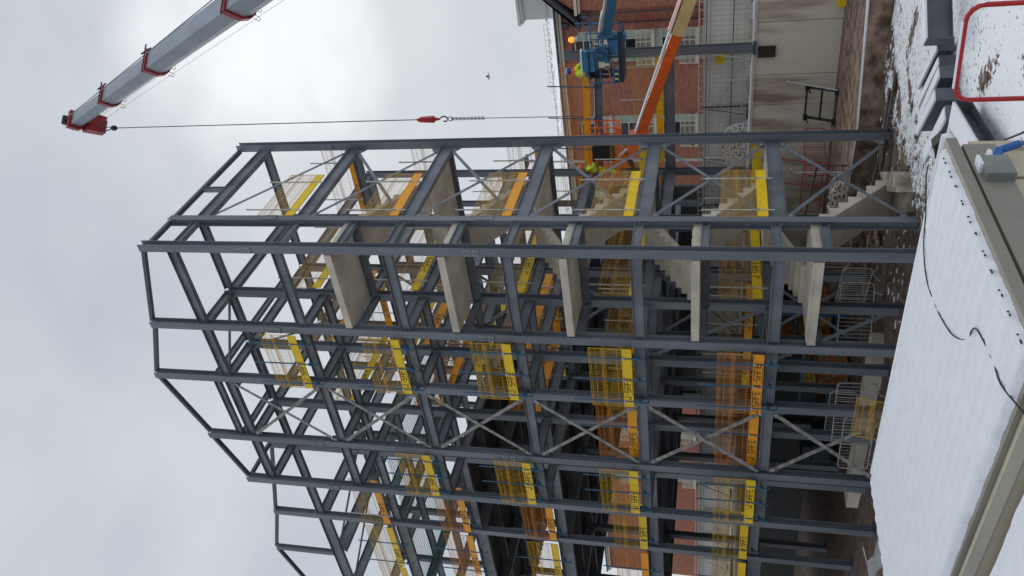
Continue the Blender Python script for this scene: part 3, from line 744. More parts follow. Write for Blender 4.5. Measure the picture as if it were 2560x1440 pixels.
# projecting gabled bay at the picture top, with downpipes
m = M(); m.bb((6, BY - 1.4, -1), (-6.9, BY - .01, 11.2)); m.extr([(-7.2, 11.2), (-3.0, 11.2), (-3.0, 16.4), (-3.6, 16.2)], 1, BY - 1.4, BY - .01); part('projecting_bay', m, BRICK, bb_)
m = M(); m.extr([(-8.2, 11.3), (-7.75, 11.15), (-2.6, 16.6), (-2.6, 17.1)], 1, BY - 1.9, BY + 3); part('verge', m, SLATE, bb_)
m = M(); m.extr([(-7.95, 11.52), (-7.6, 11.62), (-2.6, 17.25), (-2.6, 17.1)], 1, BY - 1.9, BY + 3); part('verge_snow', m, rfm, bb_)
m = M(); m.bb((6, BY - 1.7, 11.2), (-7.0, BY - 1.3, 11.35)); m.bb((6, BY - 1.85, 11.4), (-7.1, BY - 1.3, 11.6)); part('bay_cornice', m, STONE, bb_)
for x, y, z1 in ((-8.35, BY - .2, 12.5), (-7.15, BY - 1.55, 10.9)):
    m = M(); m.tube([(x, y, z1), (x + .1, y, 1)], .06, 6); m.bb((x - .2, y - .12, z1 - .1), (x + .2, y + .12, z1 + .35)); part('downpipe', m, SLATE, bb_)
m = M()
# white roof turret
m = M(); m.bb((-8.0, 42.6, 13.6), (-4.5, 45, 15.9)); m.bb((-8.25, 42.4, 15.9), (-4.3, 45.2, 16.1)); m.bb((-8.35, 42.3, 16.1), (-4.2, 45.3, 16.3)); m.bb((-8.1, 42.5, 14.1), (-4.5, 45.1, 14.25))
part('roof_turret', m, mat('white_render', (.6, .6, .57), .7, 0, .05), bb_)
# aerial and lamp
t = thing('tv_aerial', 'thin rooftop television aerial seen against the sky above the brick building', 'aerial', (-25.8, 46, 13.6))
m = M(); m.tube([(-25.8, 46, 13.6), (-25.8, 46, 17.3)], .035, 5); part('mast', m, GALV, t)
m = M(); m.tube([(-25.3, 45.6, 16.9), (-26.3, 46.4, 17.9)], .025, 4)
for k in range(6):
    s = k / 5; p = Vector((-25.3 - s, 45.6 + .8 * s, 16.9 + s)); m.tube([p + Vector((-.35, -.45, 0)), p + Vector((.35, .45, 0))], .018, 4)
m.tube([(-25.9, 46.1, 17.2), (-25.6, 46.0, 16.6)], .02, 4); part('dipole_rods', m, GALV, t)
t = thing('street_lamp', 'tall street lamp with flat black head in front of the brick building', 'street lamp', (-18.6, 40, 0))
m = M(); m.tube([(-18.6, 40, 0), (-18.6, 40, 16.3)], [.12, .07], 8); part('pole', m, GALV, t)
m = M(); m.bb((-19.0, 39.6, 16.3), (-18.1, 40.4, 16.5)); part('lamp_head', m, RUB, t)

# ------------------------------------------------------------------ hoarding on the terrace
h = thing('site_hoarding', 'grey sheeted site hoarding with scaffold tubes and mesh fence frames on the retaining wall', 'fence', (-8, 15.7, .15))
shm = mat('gridded_sheet', (.74, .73, .69), .7, 0, .05, 1.0, streak=True)
x = 9.0; k = 0
while x > -40:
    m = M(); m.bb((x - .01, 15.6, .2), (x - 2.4, 15.63, 2.05)); p = part('sheet_panel', m, shm, h)
    m = M()
    for i in range(1, 12): m.bb((x - i * .2 - .004, 15.588, .2), (x - i * .2 + .004, 15.598, 2.05))
    for z in (.5, .8, 1.1, 1.4, 1.7): m.bb((x, 15.588, z), (x - 2.4, 15.598, z + .008))
    part('wire_grid', m, GALV, p)
    m = M(); r = .12
    P = [(x - .06, 15.52, .1), (x - .06, 15.52, 1.82 - r), (x - .06 - r, 15.52, 1.84), (x - 2.34 + r, 15.52, 1.84), (x - 2.34, 15.52, 1.82 - r), (x - 2.34, 15.52, .1)]
    m.tube(P, .021, 6); part('fence_frame', m, GALV, h)
    m = M(); m.bar((x - .02, 15.45, .1), (x - .02, 15.45, 2.1), .05); m.tube([(x - .1, 15.42, 1.9), (x - .1, 14.75, .25)], .024, 6); m.bb((x - .2, 14.62, .2), (x + .3, 15.0, .34)); part('upright', m, STEELD if k % 2 else GALV, h)
    if k % 2 == 0: m = M(); m.tube([(x - .1, 15.38, .35), (x - 2.6, 15.38, 1.7)], .024, 6); part('diagonal_tube', m, GALV, h)
    m = M(); m.bb((x - 1.9, 15.3, .2), (x - 1.2, 15.55, .36)); part('concrete_foot', m, CONC, h)
    x -= 2.4; k += 1
m = M()
for z in (2.08, 2.27): m.tube([(9, 15.5, z), (-40, 15.5, z)], .026, 6)
for i in range(150): m.bb((9 - i * .33 - .012, 15.49, 2.08), (9 - i * .33 + .012, 15.51, 2.27))
part('ladder_beam', m, mat('aluminium', (.6, .6, .58), .4, .4, .05), h)
m = M()
for z in (.95, 1.98): m.tube([(9, 15.40, z), (-40, 15.40, z)], .022, 6)
part('scaffold_tube', m, STEELD, h)
# yellow notice (its print is too small to read)
t = thing('notice_board', 'yellow rectangular notice with fine dark print fixed to the grey hoarding', 'sign', (-.8, 15.1, 1.44))
m = M(); m.bb((-.5, 15.33, 1.25), (-1.1, 15.345, 1.63)); part('board', m, mat('sign_yellow', (.72, .55, .01), .5), t)
m = M()
for k in range(7): m.bb((-.54, 15.326, 1.59 - k * .03), (-1.06 + (k % 3) * .06, 15.33, 1.584 - k * .03))
m.bb((-.54, 15.326, 1.36), (-1.05, 15.33, 1.355)); part('print_lines', m, INK, t)
# crowd barriers
def crowd(loc, rz, label, mt=GALV, Lx=2.2, H=1.05, tilt=0, bars=17, r=.019):
    t = thing('crowd_barrier', label, 'crowd barrier', loc, rz, 'pedestrian crowd barriers'); t.rotation_euler = (tilt, 0, rz)
    rr = .14; pts = []
    def arc(cx, cz, a0):
        return [(cx + rr * math.cos(R(a0 + k * 22.5)), 0, cz + rr * math.sin(R(a0 + k * 22.5))) for k in range(5)]
    z0 = .22
    pts = arc(Lx - rr, H - rr, 0) + arc(rr, H - rr, 90) + arc(rr, z0 + rr, 180) + arc(Lx - rr, z0 + rr, 270)
    m = M(); m.tube(pts, r, 6, closed=True); put('frame', m.mesh('frame', mt, smooth=True), t)
    m = M()
    for i in range(1, bars): m.bar((Lx * i / bars, 0, z0), (Lx * i / bars, 0, H), .012)
    put('bars', m.mesh('bars', mt), t)['kind'] = 'stuff'
    for s in (.3, Lx - .3):
        m = M(); m.tube([(s, -.28, 0), (s, 0, z0), (s, .28, 0)], r * .8, 5); put('foot', m.mesh('foot', mt), t)
    return t
crowd((-3.1, 14.95, .3), 0, 'grey steel crowd barrier standing on the retaining wall in front of the hoarding')
crowd((-4.75, 12.6, -2.93), R(55), 'red crowd barrier on the ledge nearest the frame side column', REDP, 2.1, 1.0)
crowd((-6.85, 13.3, -2.93), R(4), 'red crowd barrier on the ledge, second from the side column', REDP, 2.1, 1.0)
m = M(); m.bb((-4.95, 13.28, -2.05), (-5.1, 13.30, -1.9)); single('red_tag', m, REDP, 'small red plate hanging on the red crowd barrier', 'tag')
crowd((-8.1, 1.5, GZ), R(8), 'large galvanised crowd barrier in front of the concrete footing, nearest the viewer', GALV, 2.3, 1.35)
crowd((-6.0, 3.6, GZ), R(20), 'galvanised crowd barrier standing just behind the nearest one', GALV, 2.2, 1.2)
crowd((-5.8, 5.6, GZ), R(-20), 'galvanised crowd barrier beside the inner column foot', GALV, 2.2, 1.1)
crowd((-6.2, 8.4, GZ + .1), R(10), 'galvanised crowd barrier farthest under the frame', GALV, 2.2, 1.1)
crowd((-10.6, 4.4, GZ), R(-6), 'galvanised crowd barrier under the wing in the dark', GALV, 2.2, 1.1)
crowd((-9.0, 1.3, GZ), R(2), 'galvanised crowd barrier behind the leaning yellow panel', GALV, 2.2, 1.1)
# orange plastic barrier on the terrace
t = thing('plastic_barrier', 'bright red plastic pedestrian barrier on the terrace behind the frame', 'barrier', (-10.6, 15.1, .25))
m = M(); 
for a, b in (((-11.5, .3), (-11.38, 1.25)), ((-10.4, .3), (-10.28, 1.25))): m.bb((a[0], 15.0, a[1]), (b[0], 15.06, b[1]))
for z in (.4, .75, 1.15): m.bb((-11.5, 15.0, z), (-10.28, 15.06, z + .12))
for i in range(6): m.bb((-11.3 + i * .17, 15.01, .5), (-11.26 + i * .17, 15.05, 1.2))
part('body', m, mat('red_plastic', (.75, .06, .015), .4), t); m = M(); m.bb((-11.2, 14.985, .9), (-10.6, 14.999, 1.1)); part('reflective_strip', m, HOARD, t)
# snowed-on tarpaulin pile
def blob(x0, x1, y0, y1, z0, z1, nx=14, ny=8, amp=.05, seed=0):
    m = M(); vs = []; fs = []
    for j in range(ny + 1):
        for i in range(nx + 1):
            u, v = i / nx, j / ny; e = min(1, 5 * min(u, 1 - u)) * min(1, 4 * min(v, 1 - v)); e = e ** .4
            x = x0 + (x1 - x0) * u; y = y0 + (y1 - y0) * v
            vs.append((x, y, z0 + (z1 - z0) * e + noise.noise(Vector((x * 5, y * 5, seed))) * amp))
    n = nx + 1
    for j in range(ny):
        for i in range(nx): fs.append((j * n + i, j * n + i + 1, (j + 1) * n + i + 1, (j + 1) * n + i))
    m.add(vs, fs); return m
mot = mat('mottled_snow', (.72, .73, .75), .8, 0, .05, 14, .6, 20, col2=(.12, .11, .11), lo=.42, hi=.5)
m = blob(-3.55, -5.9, 14.95, 15.3, .2, 1.25, 18, 8, .08, 2); o = single('covered_stack', m, mot, 'snow-mottled covered stack on top of the retaining wall', 'stack', (-4.7, 15.1, .2))
# floodlight on hoarding
t = thing('floodlight', 'small black floodlight on a bracket above the hoarding', 'floodlight', (-4.5, 15.3, 2.3))
m = M(); m.bb((-4.6, 15.1, 2.45), (-4.35, 15.3, 2.55)); part('lamp', m, RUB, t); m = M(); m.bar((-4.5, 15.4, 2.0), (-4.5, 15.3, 2.5), .03); part('bracket', m, GALV, t)
# trolley frame leaning on the wall
t = thing('trolley_frame', 'dark steel frame trolley leaning upright against the concrete wall', 'trolley', (-2.2, 13.7, -2.95))
m = M()
for x in (-1.6, -2.85): m.bar((x, 13.45, -2.95), (x, 13.95, -1.85), .08)
for s in (0, .5, 1): m.bar((-1.6, 13.45 + .5 * s, -2.93 + 1.06 * s), (-2.85, 13.45 + .5 * s, -2.93 + 1.06 * s), .07)
part('frame', m, mat('dark_green_steel', (.015, .03, .033), .5), t)
for x in (-1.6, -2.85):
    for z, y in ((-2.9, 13.4), (-1.88, 13.9)):
        m = M(); m.bb((x - .09, y - .12, z - .08), (x + .09, y + .1, z + .08)); m.bar((x, y, z), (x - .1, y - .35, z - .08), .04); part('corner_leg', m, RUB, t)
m = M(); m.tube([(-1.5, 13.3, -2.9), (-1.43, 14.15, -1.1)], .035, 6); single('grey_pole', m, GALV, 'thin pale pole leaning beside the trolley frame on the concrete wall', 'pole')
# bent handrail at the wall by the side column
m = M(); m.tube([(-2.95, 9.6, -2.95), (-2.95, 9.6, -1.3), (-2.9, 9.5, -1.15), (-2.7, 9.4, -1.1)], .03, 6); single('bent_rail', m, GALV, 'thin hooked galvanised rail standing on the ledge behind the side column', 'rail')
m = M(); m.tube([(-4.6, 8.6, -1.55), (-2.3, 8.9, -1.9)], .045, 7); m.tube([(-4.6, 8.6, -1.55), (-4.6, 8.6, -2.9)], .03, 6); m.tube([(-2.3, 8.9, -1.9), (-2.3, 8.9, -2.9)], .03, 6); single('scaffold_rail', m, mat('rusty_tube', (.09, .07, .06), .7), 'rusty scaffold rail across the front of the red crowd barriers', 'rail')
# yellow grab block at wall foot
m = M(); m.bb((1.45, 13.9, -2.95), (2.2, 14.15, -2.65)); single('yellow_block', m, YEL, 'yellow block at the foot of the retaining wall', 'block')
# rubbish heap on ledge
for k_, x_ in enumerate((-4.55, -5.65)):
    m = M(); m.tube([(x_, 13.2, -2.95), (x_ + .03, 13.6, -.9)], .025, 6); single('red_pole', m, REDP, ('nearer' if k_ == 0 else 'farther') + ' of two thin red poles leaning on the concrete wall by the red barriers', 'pole')
m = blob(-3.2, -5.1, 9.2, 10.2, -2.96, -2.55, 16, 10, .14, 4); single('rubble_heap', m, mat('pale_rubble', (.5, .47, .44), .9, 0, .1, 12, .6, 18, col2=(.14, .10, .08), lo=.42, hi=.52), 'heap of pale broken sacks and rubble on the ledge below the red barriers', 'rubble heap', (-4.1, 9.7, -2.95))
# concrete pad foundation beside the lowest flight
mat_mud = mat('muddy_step', (.26, .21, .16), .9, 0, .25, 3)
t = thing('concrete_pad', 'pale stepped concrete pad foundation beside the lowest stair flight', 'foundation', (-.6, 3.9, GZ))
m = M(); m.extr([(-.5, 5.2), (.55, 3.3), (.35, 2.55), (-.4, 3.9)], 2, GZ - .1, GZ + .42); part('pad', m, mat('muddy_pad', (.42, .37, .30), .9, 0, .15, 3, .3, 10, col2=(.24, .19, .14)), t)
m = M(); m.extr([(-.41, 3.9), (.34, 2.54), (-.1, 2.3), (-1.2, 4.0)], 2, GZ - .1, GZ + .2); part('lower_step', m, mat_mud, t)
# ledge concrete strip with formwork at the frame foot
t = thing('ground_beam', 'long low concrete ground beam streaked with mud behind the crowd barriers', 'foundation', (-10, 3, GZ))
m = M(); m.bb((-5.2, 2.7, GZ - .1), (-12.6, 3.5, GZ + .32)); part('beam', m, CONC, t)
# formwork timbers on the ground
random.seed(11)
for k in range(16):
    x = random.uniform(-5.5, 1.6); y = random.uniform(2.2, 8.6); a = random.choice([0, .05, -.08, 1.5]); Lx = random.uniform(1.2, 3.4)
    rot = Matrix.Rotation(a, 3, 'Z'); w = random.choice([.1, .2])
    m = M(); m.box((0, 0, .05), (Lx, w, .07), rot)
    nm = random.choice(['muddy plank half sunk in the churned soil', 'long muddy board lying in the trench area'])
    o = single('plank', m, WOOD if k % 4 == 0 else mat_pl if k % 2 else mat_pl2, nm + ' under the frame', 'plank', (0, 0, 0), 'muddy boards lying under the frame') if False else None
mat_pl = mat('muddy_board', (.10, .075, .055), .9, 0, .3, 4); 
random.seed(11)
for k in range(18):
    x = random.uniform(-6.5, 1.2); y = random.uniform(3.6, 8.4); a = random.choice([0, .06, -.1, 1.45, .02]); Lx = random.uniform(1.2, 3.2); w = random.choice([.08, .16, .22])
    m = M(); m.box((0, 0, 0), (Lx, w, .06))
    o = put('plank', m.mesh('plank', WOOD if k % 5 == 0 else mat_pl), None, (x, y, GZ + .1)); o.rotation_euler = (random.uniform(-.05, .05), random.uniform(-.04, .04), a)
    near = min((((0, 6.45), 'the side corner column'), ((0, 1.8), 'the intermediate side column'), ((-3, 1.8), 'the stair core inner column'), ((-5.3, 6.4), 'the inner brace column'), ((-1, 4), 'the concrete pad'), ((1.2, 7), 'the snow edge')), key=lambda q: math.hypot(q[0][0] - x, q[0][1] - y))[1]
    o['label'] = f"{'long' if Lx > 2.2 else 'short'} {'pale' if k % 5 == 0 else 'muddy'} {'broad' if w > .2 else 'medium' if w > .1 else 'thin'} board {'crosswise' if abs(a) > 1 else 'lengthwise'} near {near}{', farther back' if y > 6.6 else ''}"; o['category'] = 'plank'; o['group'] = 'muddy boards under the frame'
# stones and clods, nobody could count them
m = M(); random.seed(5)
for k in range(1500):
    x = random.uniform(-9, 6.5); y = random.uniform(-3, 9); r = random.choice([.02, .03, .03, .05, .08]); 
    if snow_amount(x, y) > .3: continue
    m.ball((x, y, gheight(x, y) + r * .3), r, 5, 3, (1 + random.random(), 1, .7))
struct('loose_stones', m, mat('stone_grey', (.16, .13, .11), .9, 0, .5, 30), kind='stuff', label='loose stones and clods scattered over the mud')
m = M()
for k in range(260):
    x = random.uniform(-4, 3.2); y = random.uniform(-1, 8.5); r = random.uniform(.03, .09)
    m.ball((x, y, gheight(x, y) + .01), r, 6, 3, (1 + random.random() * 1.5, 1, .35))
struct('snow_scraps', m, SNOW, True, 'stuff', 'scraps of snow left on the mud')

# ------------------------------------------------------------------ material stacks under the frame
def stack(name, label, x0, x1, y0, y1, z0, n, mt, mt2=None, vertical=False):
    t = thing(name, label, 'timber stack', ((x0 + x1) / 2, (y0 + y1) / 2, z0))
    rows = 5; w = abs(x1 - x0) / n
    for i in range(n):
        for j in range(rows):
            m = M(); hh = .21; m.bb((min(x0, x1) + i * w + .012, y0 + random.uniform(-.05, .05), z0 + j * hh + .006), (min(x0, x1) + (i + 1) * w - .012, y1 + random.uniform(-.05, .05), z0 + (j + 1) * hh - .012))
            part('timber', m, (mt2 or mt) if (i + j) % 3 == 0 else mt, t)
    return t
stack('timber_stack', 'tall orange bundle of formwork timbers behind the near inner columns', -9.2, -10.3, 9.5, 12.5, GZ + .5, 5, WOODO, WOODY)
stack('timber_stack', 'yellow bundle of formwork timbers standing beneath the cross-braced bay', -11.6, -12.9, 9.2, 12.2, GZ + .4, 6, WOODY)
stack('timber_stack', 'orange and brown bundle of timbers low on the ground beside the yellow one', -9.9, -11.2, 7.0, 9.0, GZ + .05, 6, WOODO, WOOD)
stack('timber_stack', 'upper orange bundle of boards tucked under the lowest floor', -12.4, -13.6, 11.8, 14, GZ + 1.6, 5, WOODO, WOODY)
t = thing('blue_rack', 'blue steel rack holding the timber bundles in the dark under the floor', 'rack', (-11, 10, GZ))
m = M()
for x in (-9.0, -11.4, -13.8):
    for y in (9.1, 12.8): m.bar((x, y, GZ), (x, y, GZ + 2.6), .1)
for z in (.35, 1.45):
    for y in (9.1, 12.8): m.bar((-9, y, GZ + z), (-13.8, y, GZ + z), .12)
part('rack_frame', m, BLP, t, kind='stuff')
t = thing('machinery', 'dark blue hydraulic plant standing in the dark basement of the wing', 'machine', (-15.5, 8, GZ))
m = M(); m.bb((-14.6, 7.4, GZ + .2), (-16.6, 8.8, GZ + .9)); m.bb((-14.9, 7.6, GZ + .9), (-15.8, 8.5, GZ + 1.3)); part('housing', m, mat('dark_blue_paint', (.012, .03, .06), .5), t)
for k in range(5): m = M(); m.tube([(-14.6 - k * .4, 7.3, GZ + .25), (-14.6 - k * .4, 6.6, GZ + .3)], .05, 6); part('pipe', m, GALV if k % 2 else STEELD, t)

# ------------------------------------------------------------------ hanging beam and its barrier
hb = thing('lifted_beam', 'grey steel beam with snow on its top hanging from the crane between the two lifts', 'steel beam', (-2.6, 14, 6.3))
m = M(); m.ibeam((-.12, 14.0, 6.17), (-5.2, 14.0, 6.43), .32, .17); part('beam', m, STEEL, hb)
m = M(); m.bar((-.15, 14.0, 6.345), (-5.2, 14.0, 6.605), .15, .03); part('snow', m, SNOW, hb)
b = barrier(-5.0, 13.85, -.3, 13.85, 6.48, 'orange mesh barrier riding on the beam that hangs from the crane', 'o', (.2, .5, .8), ptype='blue', letters=()); b.rotation_euler = (0, R(3), 0)
b.location.z = 6.72
# ------------------------------------------------------------------ crane
cr_ = thing('crane_boom', 'grey telescopic crane boom with red section collars reaching in over the frame', 'crane', (11, -3, -3))
TIP = Vector((-2.15, 14.0, 31.9)); 
dirp = Vector((4.74, 7.775, 17.33))   # the outermost heavy collar
d = (dirp - TIP); BL = d.length; d.normalize()
def octo(w, h):
    a = w / 2; b = h / 2
    return [(-a, b), (-a, -b * .25), (-a * .72, -b * .75), (-a * .3, -b), (a * .3, -b), (a * .72, -b * .75), (a, -b * .25), (a, b)]
def bpnt(s): return TIP + d * s
stops = [0, 4.6, 10.0, BL, BL + 12]
ws = [(.54, .62), (.64, .74), (.75, .86), (.87, .98)]
for i in range(4):
    m = M(); w, h_ = ws[i]; p0 = bpnt(stops[i] - (0 if i else 0)); p1 = bpnt(stops[i + 1] + .3); pts = octo(w, h_); m.prof(p0, p1, pts); part('boom_section', m, CRGREY, cr_)
    if i:
        pc = bpnt(stops[i]); W2, H2 = w + .16, h_ + .16
        m = M(); m.prof(pc - d * .10, pc + d * .16, octo(W2, H2)); 
        m.ball(pc + Vector((-.1, -.1, -h_ * .75)), .09, 6, 4); part('collar', m, REDC, cr_)
        m = M(); x_ = d.cross(Vector((0, 0, 1))).normalized(); y_ = x_.cross(d).normalized()
        for s in (-.2, .12):
            c0 = pc - y_ * (H2 / 2) + x_ * s; m.tube([c0, c0 - y_ * .2, c0 - y_ * .25 + x_ * .08, c0 - y_ * .2 + x_ * .14, c0 + x_ * .14], .012, 4)
        m.bar(pc + y_ * H2 * .5 - x_ * W2 * .75, pc + y_ * H2 * .5 + x_ * W2 * .55, .04); m.bar(pc + y_ * H2 * .62 - x_ * .2, pc + y_ * H2 * .3 - x_ * .6, .05)
        part('rope_guides', m, RUB, cr_)
x_ = d.cross(Vector((0, 0, 1))).normalized(); y_ = x_.cross(d).normalized()
# head
m = M(); m.prof(TIP - d * .15, TIP + d * .18, octo(.86, .86)); hp = TIP - d * .05
m.add([hp - y_ * .30 - x_ * .45, hp - y_ * .30 + x_ * .45, hp - y_ * 1.15 + x_ * .42 + d * .25, hp - y_ * 1.15 - x_ * .42 + d * .25, hp - y_ * .35 - x_ * .45 + d * .7, hp - y_ * .35 + x_ * .45 + d * .7, hp - y_ * 1.1 + x_ * .42 + d * .75, hp - y_ * 1.1 - x_ * .42 + d * .75],
      [(0, 1, 2, 3), (4, 7, 6, 5), (0, 4, 5, 1), (1, 5, 6, 2), (2, 6, 7, 3), (3, 7, 4, 0)])
m.bar(hp + y_ * .4 - d * .4, hp - y_ * .9 - d * .35, .09); m.bar(hp + y_ * .4 - d * .4, hp + y_ * .4 + d * .1, .08); m.bar(hp - y_ * .1 - d * .4, hp - y_ * .1 + d * .1, .06)
m.bar(hp - y_ * .5 - d * .1 - x_ * .4, hp - y_ * .7 - d * .25 - x_ * .5, .08)
part('boom_head', m, REDC, cr_)
m = M(); hc = hp - y_ * .95 + d * .35
m.tube([hc - x_ * .3, hc + x_ * .3], .30, 14); m.tube([hp + y_ * .45 - x_ * .2 - d * .3, hp + y_ * .45 + x_ * .2 - d * .3], .16, 10); m.bar(hp - d * .6 - x_ * .5, hp - d * .6 + x_ * .3, .03); m.tube([hp - x_ * .5 - y_ * .2 - d * .5, hp - x_ * .75 - y_ * .25 - d * .5, hp - x_ * .75 - y_ * .45 - d * .4], .018, 4)
part('sheave', m, RUB, cr_)
# ropes
HK = Vector((-2.55, 14, 14.0))
m = M(); m.tube([hp + y_ * .5 - d * .2, bpnt(BL + 12) + y_ * .95], .022, 5); part('hoist_rope', m, STEELD, cr_)
for s in (-.15, .2): m = M(); m.tube([hp - y_ * .6 + x_ * s + d * .5, bpnt(BL + 12) - y_ * .72 + x_ * s], .008, 4); part('lower_rope', m, STEELD, cr_)
dead = Vector((-2.55, 14, 30.0))
m = M(); m.tube([TIP + Vector((-.25, 0, -1.0)), dead], .022, 5); m.tube([TIP + Vector((-.62, 0, -1.05)), dead], .03, 5); m.tube([dead, (-2.55, 14, 14.35)], .024, 6); part('hook_rope', m, STEELD, cr_)
m = M(); m.ball(dead, .14, 8, 5, (1, 1, 1.2)); part('rope_weight', m, RUB, cr_)
hkb = thing('crane_hook', 'red crane hook block with chain sling hanging over the lifted beam', 'crane hook', (-2.55, 14, 13.6))
m = M(); m.prof((-2.55, 14, 14.18), (-2.55, 14, 13.55), [(-.10, -.08), (.10, -.08), (.10, .08), (-.10, .08)], pts2=[(-.13, -.1), (.13, -.1), (.13, .1), (-.13, .1)]); m.prof((-2.55, 14, 14.35), (-2.55, 14, 14.18), [(-.05, -.05), (.05, -.05), (.05, .05), (-.05, .05)], pts2=[(-.1, -.08), (.1, -.08), (.1, .08), (-.1, .08)])
m.tube([(-2.55, 14, 13.55), (-2.55, 14, 13.3), ], [.09, .04], 8); part('hook_block', m, REDP, hkb)
m = M(); m.tube([(-2.55, 14, 13.32), (-2.45, 14, 13.2), (-2.43, 14, 13.02), (-2.55, 14, 12.92), (-2.67, 14, 13.02), (-2.65, 14, 13.15)], .035, 6); part('hook', m, STEELD, hkb)
m = M(); m.tube([(-2.55 + .09 * math.cos(a * .7), 14, 12.82 + .12 * math.sin(a * .7)) for a in range(9)], .022, 5, closed=True); part('ring', m, STEELD, hkb)
m = M()
for i in range(9):
    z = 12.7 - i * .17
    for s in (-.05, .05): m.tube([(-2.56 + s + .02 * math.cos(a * 1.05), 14 + .01, z + .07 * math.sin(a * 1.05)) for a in range(6)], .012, 4, closed=True)
part('chain', m, STEELD, hkb)
m = M(); m.tube([(-2.55, 14, 12.8), (-2.6, 14, 6.56)], .018, 5); part('sling', m, STEELD, hkb)

# ------------------------------------------------------------------ people
def skinned(name, verts, edges, radii, mt, parent, root=0, sub=1):
    me = bpy.data.meshes.new(name); o3 = wloc(parent)
    me.from_pydata([Vector(v) for v in verts], edges, []); o = put(name, me, parent)
    md = o.modifiers.new('skin', 'SKIN'); md.use_smooth_shade = True
    for i, r_ in enumerate(radii):
        r_ = r_ if isinstance(r_, tuple) else (r_, r_); me.skin_vertices[0].data[i].radius = r_
    me.skin_vertices[0].data[root].use_root = True
    s = o.modifiers.new('sub', 'SUBSURF'); s.levels = s.render_levels = sub
    dg = bpy.context.evaluated_depsgraph_get(); ev = o.evaluated_get(dg); nm = bpy.data.meshes.new_from_object(ev)
    nm.materials.clear(); nm.materials.append(mt); nm.polygons.foreach_set('use_smooth', [True] * len(nm.polygons))
    o.modifiers.clear(); o.data = nm; nm.name = name; bpy.data.meshes.remove(me); return o
def chain_hand(v, e, r, wrist, dirv, side):
    """palm plus four fingers and a thumb appended to a skeleton"""
    d_ = Vector(dirv).normalized(); sd = Vector(side).normalized(); n_ = d_.cross(sd).normalized()
    palm = Vector(v[wrist]) + d_ * .055; v.append(palm); r.append((.022, .035)); e.append((wrist, len(v) - 1)); pi = len(v) - 1
    for k, (off, ln) in enumerate(((-.032, .058), (-.011, .072), (.011, .068), (.031, .052))):
        a = palm + sd * off + d_ * .035; b = a + d_ * ln * .6; c = b + d_ * ln * .35 + n_ * ln * .35
        i0 = len(v); v += [a, b, c]; r += [.010, .009, .008]; e += [(pi, i0), (i0, i0 + 1), (i0 + 1, i0 + 2)]
    a = Vector(v[wrist]) + d_ * .03 - sd * .038; b = a - sd * .02 + d_ * .03; i0 = len(v); v += [a, b]; r += [.012, .009]; e += [(wrist, i0), (i0, i0 + 1)]
